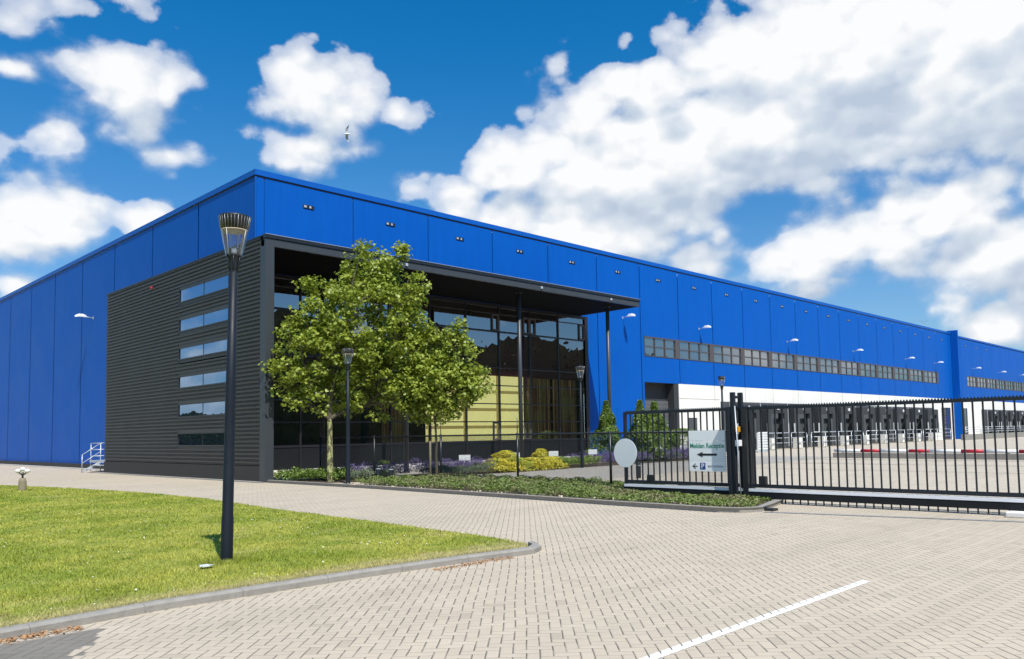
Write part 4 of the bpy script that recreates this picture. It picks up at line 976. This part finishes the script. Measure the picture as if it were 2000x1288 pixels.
copy_tree(bo, None, (23.3, 17.5, 0), label='short black bollard on the courtyard paving right of the round sign')

# ------------------------------------------------------------------ chain link fence
cf = empty('chain_link_fence', (17.6, 19.6, 0), 'black chain link fence running from the office corner to the gate', 'fence')
PV = [9.9, 14.17, 17.84, 21.57, 25.5, 29.3]
for i, v_ in enumerate(PV):
    if i in (2, 3): MB().tube((17.6, v_, 1.68), (17.6, v_, 2.15), 0.016, 0.008, n=6).build('rod', 'black', cf)
    MB().tube((17.6, v_, 0), (17.6, v_, 1.68), 0.037, n=10).build('post', 'black', cf)
MB().tube((17.6, 29.3, 1.63), (17.6, 9.9, 1.63), 0.027, n=8).build('top_rail', 'black', cf)
wi = []; pitch = 0.062; y0, y1, zt = 9.9, 29.3, 1.62; t_ = 0.0036
s = y0-zt
while s < y1:
    for sg in (1, -1):
        if sg == 1: a = (max(s, y0), max(0.04, y0-s)); e_ = (min(s+zt, y1), min(zt, y1-s))
        else: a = (max(s, y0), min(zt, zt-(max(s, y0)-s))); e_ = (min(s+zt, y1), max(0.04, zt-(min(s+zt, y1)-s)))
        p0_, p1_ = np.array([17.6, a[0], a[1]]), np.array([17.6, e_[0], e_[1]])
        nrm = np.array([0, -(p1_[2]-p0_[2]), p1_[1]-p0_[1]]); nrm = nrm/(np.linalg.norm(nrm)+1e-9)*t_
        for ax in (nrm, np.array([t_, 0, 0])): wi += [p0_-ax, p0_+ax, p1_+ax, p1_-ax]
    s += pitch
fast_mesh('wire_mesh', np.array(wi), 4, 'black', cf)

# ------------------------------------------------------------------ sliding gate
GU = 16.70
gt = empty('sliding_gate', (GU, 7.0, 0), 'long black barred sliding gate with saw-toothed top rail', 'gate')
MB().box(GU-0.03, GU+0.03, 1.2, 12.97, 2.10, 2.165).build('top_rail', 'gatemetal', gt)
cbm = MB(); v_ = 1.25
while v_ < 12.9:
    cbm.poly([(GU-0.012, v_-0.024, 2.16), (GU-0.012, v_+0.024, 2.16), (GU-0.012, v_, 2.20)]); cbm.poly([(GU+0.012, v_+0.024, 2.16), (GU+0.012, v_-0.024, 2.16), (GU+0.012, v_, 2.20)])
    cbm.poly([(GU-0.012, v_-0.024, 2.16), (GU-0.012, v_, 2.20), (GU+0.012, v_, 2.20), (GU+0.012, v_-0.024, 2.16)]); cbm.poly([(GU-0.012, v_, 2.20), (GU-0.012, v_+0.024, 2.16), (GU+0.012, v_+0.024, 2.16), (GU+0.012, v_, 2.20)])
    v_ += 0.0585
cbm.build('comb', 'gatemetal', gt)
bar0 = None; v_ = 12.76
while v_ > 1.3:
    if bar0 is None:
        bar0 = MB().box(-0.014, 0.014, -0.014, 0.014, 0.40, 2.11).build('bar', 'gatemetal', gt, local=True)
        bar0.location = (0, v_-7.0, 0)
    else:
        c_ = bar0.copy(); COL.objects.link(c_); c_.parent = gt; c_.location = (0, v_-7.0, 0)
    v_ -= 0.1755
MB().box(GU-0.035, GU+0.035, 12.90, 12.97, 0.12, 2.10).build('end_post', 'gatemetal', gt)
MB().box(GU-0.035, GU+0.035, 1.2, 12.9, 0.34, 0.42).build('bottom_rail', 'gatemetal', gt)
MB().box(GU-0.082, GU+0.082, 1.2, 12.95, 0.255, 0.315).build('beam_lit_top', 'strip', gt)  # pale colour stands for the sunlit top face of the beam
MB().box(GU-0.075, GU+0.075, 1.2, 12.97, 0.105, 0.255).build('beam', 'beamdark', gt, bevel=0.008)
sk0 = MB().box(-0.012, 0.012, -0.012, 0.012, 0.012, 0.105).build('spike', 'gatemetal', gt, local=True); sk0.location = (0, 5.76, 0); v_ = 12.76-0.1755
while v_ > 3.0:
    c_ = sk0.copy(); COL.objects.link(c_); c_.parent = gt; c_.location = (0, v_-7.0, 0); v_ -= 0.1755
MB().box(GU-0.05, GU+0.05, 12.1, 12.25, 0.421, 0.56).build('stop_block', 'black', gt)
MB().box(GU-0.05, GU+0.05, 8.98, 9.15, 0.421, 0.60).build('stop_block', 'black', gt)
MB().box(GU-0.035, GU+0.035, 1.13, 1.2, 0.12, 2.165).build('end_post', 'gatemetal', gt)
gp = empty('gate_portal', (GU, 9.7, 0), 'pair of tall black gate posts joined by a crossbar, straddling the gate', 'gate portal')
for u in (16.53, 16.87):
    MB().box(u-0.05, u+0.05, 9.62, 9.72, 0, 2.52).build('post', 'gatemetal', gp, bevel=0.01)
MB().box(16.58, 16.82, 9.65, 9.69, 2.38, 2.44).build('crossbar', 'gatemetal', gp)
MB().box(16.80, 16.98, 9.42, 9.60, 0, 2.18).build('guide_housing', 'gatemetal', gp, bevel=0.01)
MB().box(16.44, 16.62, 9.722, 9.80, 0, 2.18).build('guide_housing', 'gatemetal', gp, bevel=0.01)
MB().box(16.30, 16.62, 9.40, 9.60, 0.0, 0.10).build('base_plate', 'galv', gp)
MB().box(16.60, 16.66, 9.39, 9.52, 0.1, 2.15).build('cable_duct', 'black', gp)
MB().tube((16.42, 9.47, 0.02), (16.42, 9.56, 2.20), 0.014, n=8).build('rod', 'galv', gp)
MB().box(16.46, 16.54, 9.50, 9.595, 1.60, 1.73).build('amber_lamp', 'amber', gp, bevel=0.01)
MB().box(16.44, 16.56, 9.48, 9.595, 1.28, 1.42).build('card_reader', 'white', gp, bevel=0.01)
tag(MB().box(16.35, 16.95, 3.75, 4.15, 0, 0.10).build('concrete_block', 'white_conc', bevel=0.02), 'pale concrete block lying under the gate beam', 'block')
tag(MB().box(15.10, 15.32, 8.0, 8.24, 0, 0.05).build('drain_grate', 'black', bevel=0.01), 'black metal drain box at the kerb end before the gate', 'drain')

# round sign and direction sign
rs = empty('round_sign', (16.62, 12.91, 1.11), 'blank round grey sign fixed to the end of the gate', 'sign')
dsc = MB(); nn = 40; y_, z_ = 12.91, 1.11; rr = 0.37
fr_ = [(16.640, y_+rr*math.cos(2*math.pi*i/nn), z_+rr*math.sin(2*math.pi*i/nn)) for i in range(nn)]
bk_ = [(16.655, a[1], a[2]) for a in fr_]
dsc.poly(fr_[::-1]); dsc.poly(bk_)
for i in range(nn): dsc.poly([fr_[i], fr_[(i+1) % nn], bk_[(i+1) % nn], bk_[i]])
dsc.build('disc', 'signgrey', rs)
MB().box(16.655, 16.664, 12.86, 12.96, 0.9, 1.3).build('clamp', 'galv', rs)
ds = empty('direction_sign', (16.66, 10.47, 1.2), 'grey board reading Melden Receptie with arrows, fixed to the gate bars', 'sign')
RY = Matrix(((0, 0, -1), (-1, 0, 0), (0, 1, 0)))   # text x -> -v, text y -> z, normal -> -u
for z0, z1, m_ in ((1.405, 1.65, 'panelgrey'), (0.925, 1.40, 'panelgrey'), (0.685, 0.92, 'panelwhite')):
    MB().box(16.640, 16.655, 9.97, 10.97, z0, z1).build('sign_panel', m_, ds, bevel=0.004)
MB().box(16.6555, 16.684, 10.1, 10.14, 0.72, 1.62).box(16.6555, 16.684, 10.8, 10.84, 0.72, 1.62).build('bracket', 'galv', ds)
text_part('lettering', 'Melden Receptie', 'green', ds, (16.6385, 10.47, 1.285), 0.16, RY, width=0.93, offset=0.003)
xf = 16.6385
def flat_u(mb, pts): mb.poly([(xf, y, z) for y, z in pts]); mb.poly([(xf-0.0015, y, z) for y, z in pts]); return mb
ar = MB(); flat_u(ar, [(10.20, 1.105), (10.20, 1.055), (10.60, 1.055), (10.60, 1.105)]); flat_u(ar, [(10.59, 1.145), (10.75, 1.08), (10.59, 1.015)]); ar.build('arrow', 'inkblack', ds)
ar = MB(); flat_u(ar, [(10.74, 0.812), (10.74, 0.788), (10.87, 0.788), (10.87, 0.812)])
for s_ in (1, -1): flat_u(ar, [(10.895, 0.80), (10.875, 0.80+s_*0.004), (10.80, 0.80+s_*0.068), (10.785, 0.80+s_*0.055), (10.85, 0.80)])
ar.build('arrow', 'inkblack', ds)
pb = MB(); flat_u(pb, [(10.52, 0.725), (10.52, 0.885), (10.67, 0.885), (10.67, 0.725)]); pbo = pb.build('parking_symbol', 'signblue', ds)
text_part('letter', 'P', 'white', pbo, (16.6355, 10.595, 0.803), 0.165, RY, offset=0.003)
text_part('lettering', 'BEZOEKERS', 'inkblack', ds, (16.6385, 10.24, 0.80), 0.062, RY, width=0.42)

# ------------------------------------------------------------------ yard furniture
for n_, (a, b_) in enumerate(((56.4, 64.8), (65.6, 76.5), (77.2, 92.0), (92.6, 101.6))):
    lab = ('grey tube railing section nearest the gate, before the first docks', 'grey tube railing section before the third and fourth docks', 'long grey tube railing section before the middle docks', 'grey tube railing section before the last docks of the first row')[n_]
    ra = empty('railing', ((a+b_)/2, 31.0, 0), lab, 'railing', 'tube railings before the loading docks'); t = MB()
    t.path([(a, 31, 0), (a, 31, 1.20), (a+0.15, 31, 1.35), (b_-0.15, 31, 1.35), (b_, 31, 1.20), (b_, 31, 0)], 0.035)
    for z in (0.55, 0.95): t.tube((a, 31, z), (b_, 31, z), 0.028)
    t.build('frame', 'galv', ra)
    nn = max(2, int((b_-a)/2.2))
    for i in range(1, nn): x = a+(b_-a)*i/nn; MB().tube((x, 31, 0), (x, 31, 1.33), 0.03).build('post', 'galv', ra)
rw = tag(MB().box(101.9, 180, 29.6, 30.0, 0, 0.66).build('retaining_wall', 'concrete2', bevel=0.02), 'low grey concrete ramp wall right of the first row of docks', 'wall')
ra = empty('railing', (130, 29.8, 0.66), 'long grey tube railing standing on the low concrete wall', 'railing', 'tube railings before the loading docks'); t = MB()
for z in (0.95, 1.22, 1.50): t.tube((103, 29.8, z), (178, 29.8, z), 0.032)
t.build('frame', 'galv', ra)
for i in range(26): MB().tube((103+3*i, 29.8, 0.66), (103+3*i, 29.8, 1.5), 0.03).build('post', 'galv', ra)
ordn = ['first', 'second', 'third', 'fourth', 'fifth', 'sixth', 'seventh', 'eighth', 'ninth', 'tenth']
p0_ = None
for i in range(9):
    x = 60.2+4.72*i; lab = 'square white concrete post below the docks, %s from the gate' % ordn[i]
    if p0_ is None:
        p0_ = MB().box(-0.3, 0.3, -0.3, 0.3, 0, 0.92).build('dock_post', 'white_conc', bevel=0.03); p0_.location = (x, 31.9, 0)
        tag(p0_, lab, 'post', 'white posts between the docks')
    else:
        c_ = p0_.copy(); COL.objects.link(c_); c_.location = (x, 31.9, 0); c_['label'] = lab
# kerb island and the red and white guard rail
gr = empty('guard_rail', (42, 15, 0), 'red and white striped tube barrier on a low concrete kerb in the yard', 'barrier')
gA, gB = Vector((44.3, 19.6, 0)), Vector((43.0, 5.0, 0)); dv = (gB-gA).normalized(); L_ = (gB-gA).length
ang_ = math.atan2(dv.y, dv.x)
kb = MB(); c_ = (gA+gB)/2; kb.obox((c_.x, c_.y), L_, 0.4, 0, 0.28, ang_); kb.build('kerb_base', 'concrete', gr)
s = 0.0; i = 0
while s < L_:
    ln = 1.55 if i % 2 == 0 else 1.05
    e_ = min(s+ln, L_); a, b_ = gA+dv*s, gA+dv*e_
    MB().tube((a.x, a.y, 0.40), (b_.x, b_.y, 0.40), 0.085 if i % 2 == 0 else 0.087, n=14).build('white_tube' if i % 2 == 0 else 'red_tube', 'white' if i % 2 == 0 else 'red', gr); s = e_; i += 1
for i in range(7): a = gA+dv*(0.5+L_*i/7); MB().tube((a.x, a.y, 0.28), (a.x, a.y, 0.36), 0.05, n=8).build('foot', 'galv', gr)
cr = empty('pallet_cage', (53.6, 29.0, 0), 'white slatted metal cage standing before the first dock', 'cage')
cgm = MB()
for x in (52.8, 53.55, 54.3): cgm.box(x, x+0.07, 28.95, 29.02, 0.1, 1.45)
for i in range(7): cgm.box(52.8, 54.37, 28.93, 28.948, 0.25+0.19*i, 0.33+0.19*i)
cgm.build('front_frame', 'white', cr); MB().box(52.8, 54.37, 29.03, 29.06, 0.1, 1.42).build('back_panel', 'signgrey', cr)
MB().box(52.8, 54.4, 28.95, 29.6, 0.0, 0.1).build('base', 'galv', cr)
ib = empty('info_board', (51.8, 29.0, 0), 'narrow pale blue board standing left of the white cage', 'board')
MB().box(51.45, 52.15, 28.98, 29.02, 0.45, 1.45).build('panel', 'signgrey', ib); MB().box(51.45, 52.15, 28.965, 28.978, 0.45, 0.65).build('blue_band', 'signblue', ib); MB().box(51.5, 51.56, 29.021, 29.06, 0, 1.4).box(52.04, 52.10, 29.021, 29.06, 0, 1.4).build('leg', 'galv', ib)

# spotlight stub on the lawn
sp = empty('garden_spotlight', (7.44, 31.0, 0.05), 'white twin floodlight on a short stump at the lawn edge', 'floodlight')
MB().lathe((0,0,0), [(0.13, 0), (0.12, 0.3), (0.09, 0.42), (0, 0.43)], 12).build('stump', 'wood', sp, local=True)
MB().tube((0,0,.42), (0,0,.62), 0.03).tube((0,0,.52), (0.11,-.11,.62), 0.022).tube((0,0,.52), (-.11,.11,.62), 0.022).build('stem', 'black', sp, local=True)
[MB().ball(c_, *r_).build('lamp_head', 'white', sp, local=True) for c_, r_ in (((0.11,-0.11,0.66), (0.09, 0.09, 0.07)), ((-0.11,0.11,0.66), (0.09, 0.09, 0.07)), ((0,0,0.72), (0.08, 0.08, 0.07)))]
tag(MB().box(4.33, 4.44, 9.92, 10.04, 0.085, 0.10).poly([(4.3, 9.95, 0.09), (4.46, 9.9, 0.10), (4.5, 10.0, 0.09), (4.36, 10.05, 0.10)]).build('paper_scrap', 'signgrey'), 'crumpled pale paper scrap in the grass below the street lamp', 'litter')

# gulls
def gull(loc, rz, roll, span, label, up=0.0):
    G = empty('gull', loc, label, 'gull', 'gulls over the roof', rz); s = span/1.3
    bd = MB()
    prof = [(-0.30, 0.0), (-0.24, 0.03), (-0.12, 0.06), (0.02, 0.072), (0.12, 0.062), (0.19, 0.042), (0.235, 0.042), (0.27, 0.025), (0.285, 0.0)]
    nn = 10; k0 = len(bd.v)
    for x, r in prof:
        for i in range(nn): t = 2*math.pi*i/nn; bd.v.append((x*s, r*math.cos(t)*s, (r*0.9*math.sin(t)+0.012*(x > .15))*s))
    for q in range(len(prof)-1):
        for i in range(nn): j_ = (i+1) % nn; a = k0+q*nn; bd.f.append((a+i, a+nn+i, a+nn+j_, a+j_)); bd.sm.append(True)
    bd.poly([(-0.27*s, -0.02*s, 0), (-0.27*s, 0.02*s, 0), (-0.42*s, 0.07*s, 0), (-0.42*s, -0.07*s, 0)])
    bd.build('body', 'gullwhite', G, local=True)
    MB().tube((0.28*s, 0, 0.005*s), (0.34*s, 0, -0.01*s), 0.012*s, 0.003*s, n=6).build('beak', 'beak', G, local=True)
    for sg in (1, -1):
        w_ = MB(); st2 = [(0.04, 0.10, -0.10, 0.02), (0.22, 0.15, -0.06, 0.10+up*.1), (0.42, 0.10, -0.09, 0.10+up*.3), (0.65, -0.12, -0.17, 0.02+up*.5)]
        for (ya, fa, ra_, za), (yb, fb, rb_, zb) in zip(st2[:-1], st2[1:]):
            for dz in (0, -0.012):
                w_.poly([(fa*s, sg*ya*s, (za+dz)*s), (ra_*s, sg*ya*s, (za+dz)*s), (rb_*s, sg*yb*s, (zb+dz)*s), (fb*s, sg*yb*s, (zb+dz)*s)])
        w_.build('wing', 'gullgrey', G, local=True)
    G.rotation_euler = (roll, 0, rz)
    return G
gull((35.6, 55.2, 26.2), R(140), R(76), 1.35, 'grey and white gull banking in the sky above the blue corner')
gull((101.0, 33.1, 13.95), R(200), R(0), 0.95, 'small gull with raised wings on the roof edge before the pilaster', up=0.9)

# trees across the street, seen mirrored in the windows
def far_trees(name, x0, x1, y0, y1, h, n, label):
    q = np.column_stack([x0+(x1-x0)*rng.random(n), y0+(y1-y0)*rng.random(n)])
    t = q[:, 0] if abs(x1-x0) > abs(y1-y0) else q[:, 1]
    top = h*(0.92+0.05*np.sin(t*0.25)+0.03*np.sin(t*0.9+1)+0.03*np.sin(t*2.1))*np.where(t > 150, 0.86, 1.0)
    c = np.column_stack([q, top*rng.random(n)**0.8])
    ts = np.linspace(0, 1, 260); core = []
    lx = abs(x1-x0) > abs(y1-y0); xm, ym = (x0+x1)/2, (y0+y1)/2
    tt = (x0+(x1-x0)*ts) if lx else (y0+(y1-y0)*ts)
    hh = h*(0.95+0.05*np.sin(tt*0.25)+0.03*np.sin(tt*0.9+1)+0.02*np.sin(tt*2.1))*np.where(tt > 150, 0.86, 1.0)
    for i in range(259):
        for w_ in (-1.5, 1.5):
            a = [(tt[i], ym+w_) if lx else (xm+w_, tt[i]), (tt[i+1], ym+w_) if lx else (xm+w_, tt[i+1])]
            core += [(*a[0], 0), (*a[1], 0), (*a[1], hh[i+1]), (*a[1], hh[i+1]+.01), (*a[0], hh[i]+.01), (*a[0], hh[i])]
    tag(fast_mesh(name, np.vstack([leaves(c, 0.8, LEAF1, up=0.1), np.array(core)]), 6, 'woodmass'), label, 'wood', kind='stuff')
far_trees('wood', -30, 330, -44, -34, 19.2, 20000, 'dark row of trees across the street behind the viewer, mirrored in the glass')
far_trees('wood', -75, -65, 20, 330, 11.0, 8000, 'dark row of trees beyond the lawn, mirrored in the side windows')
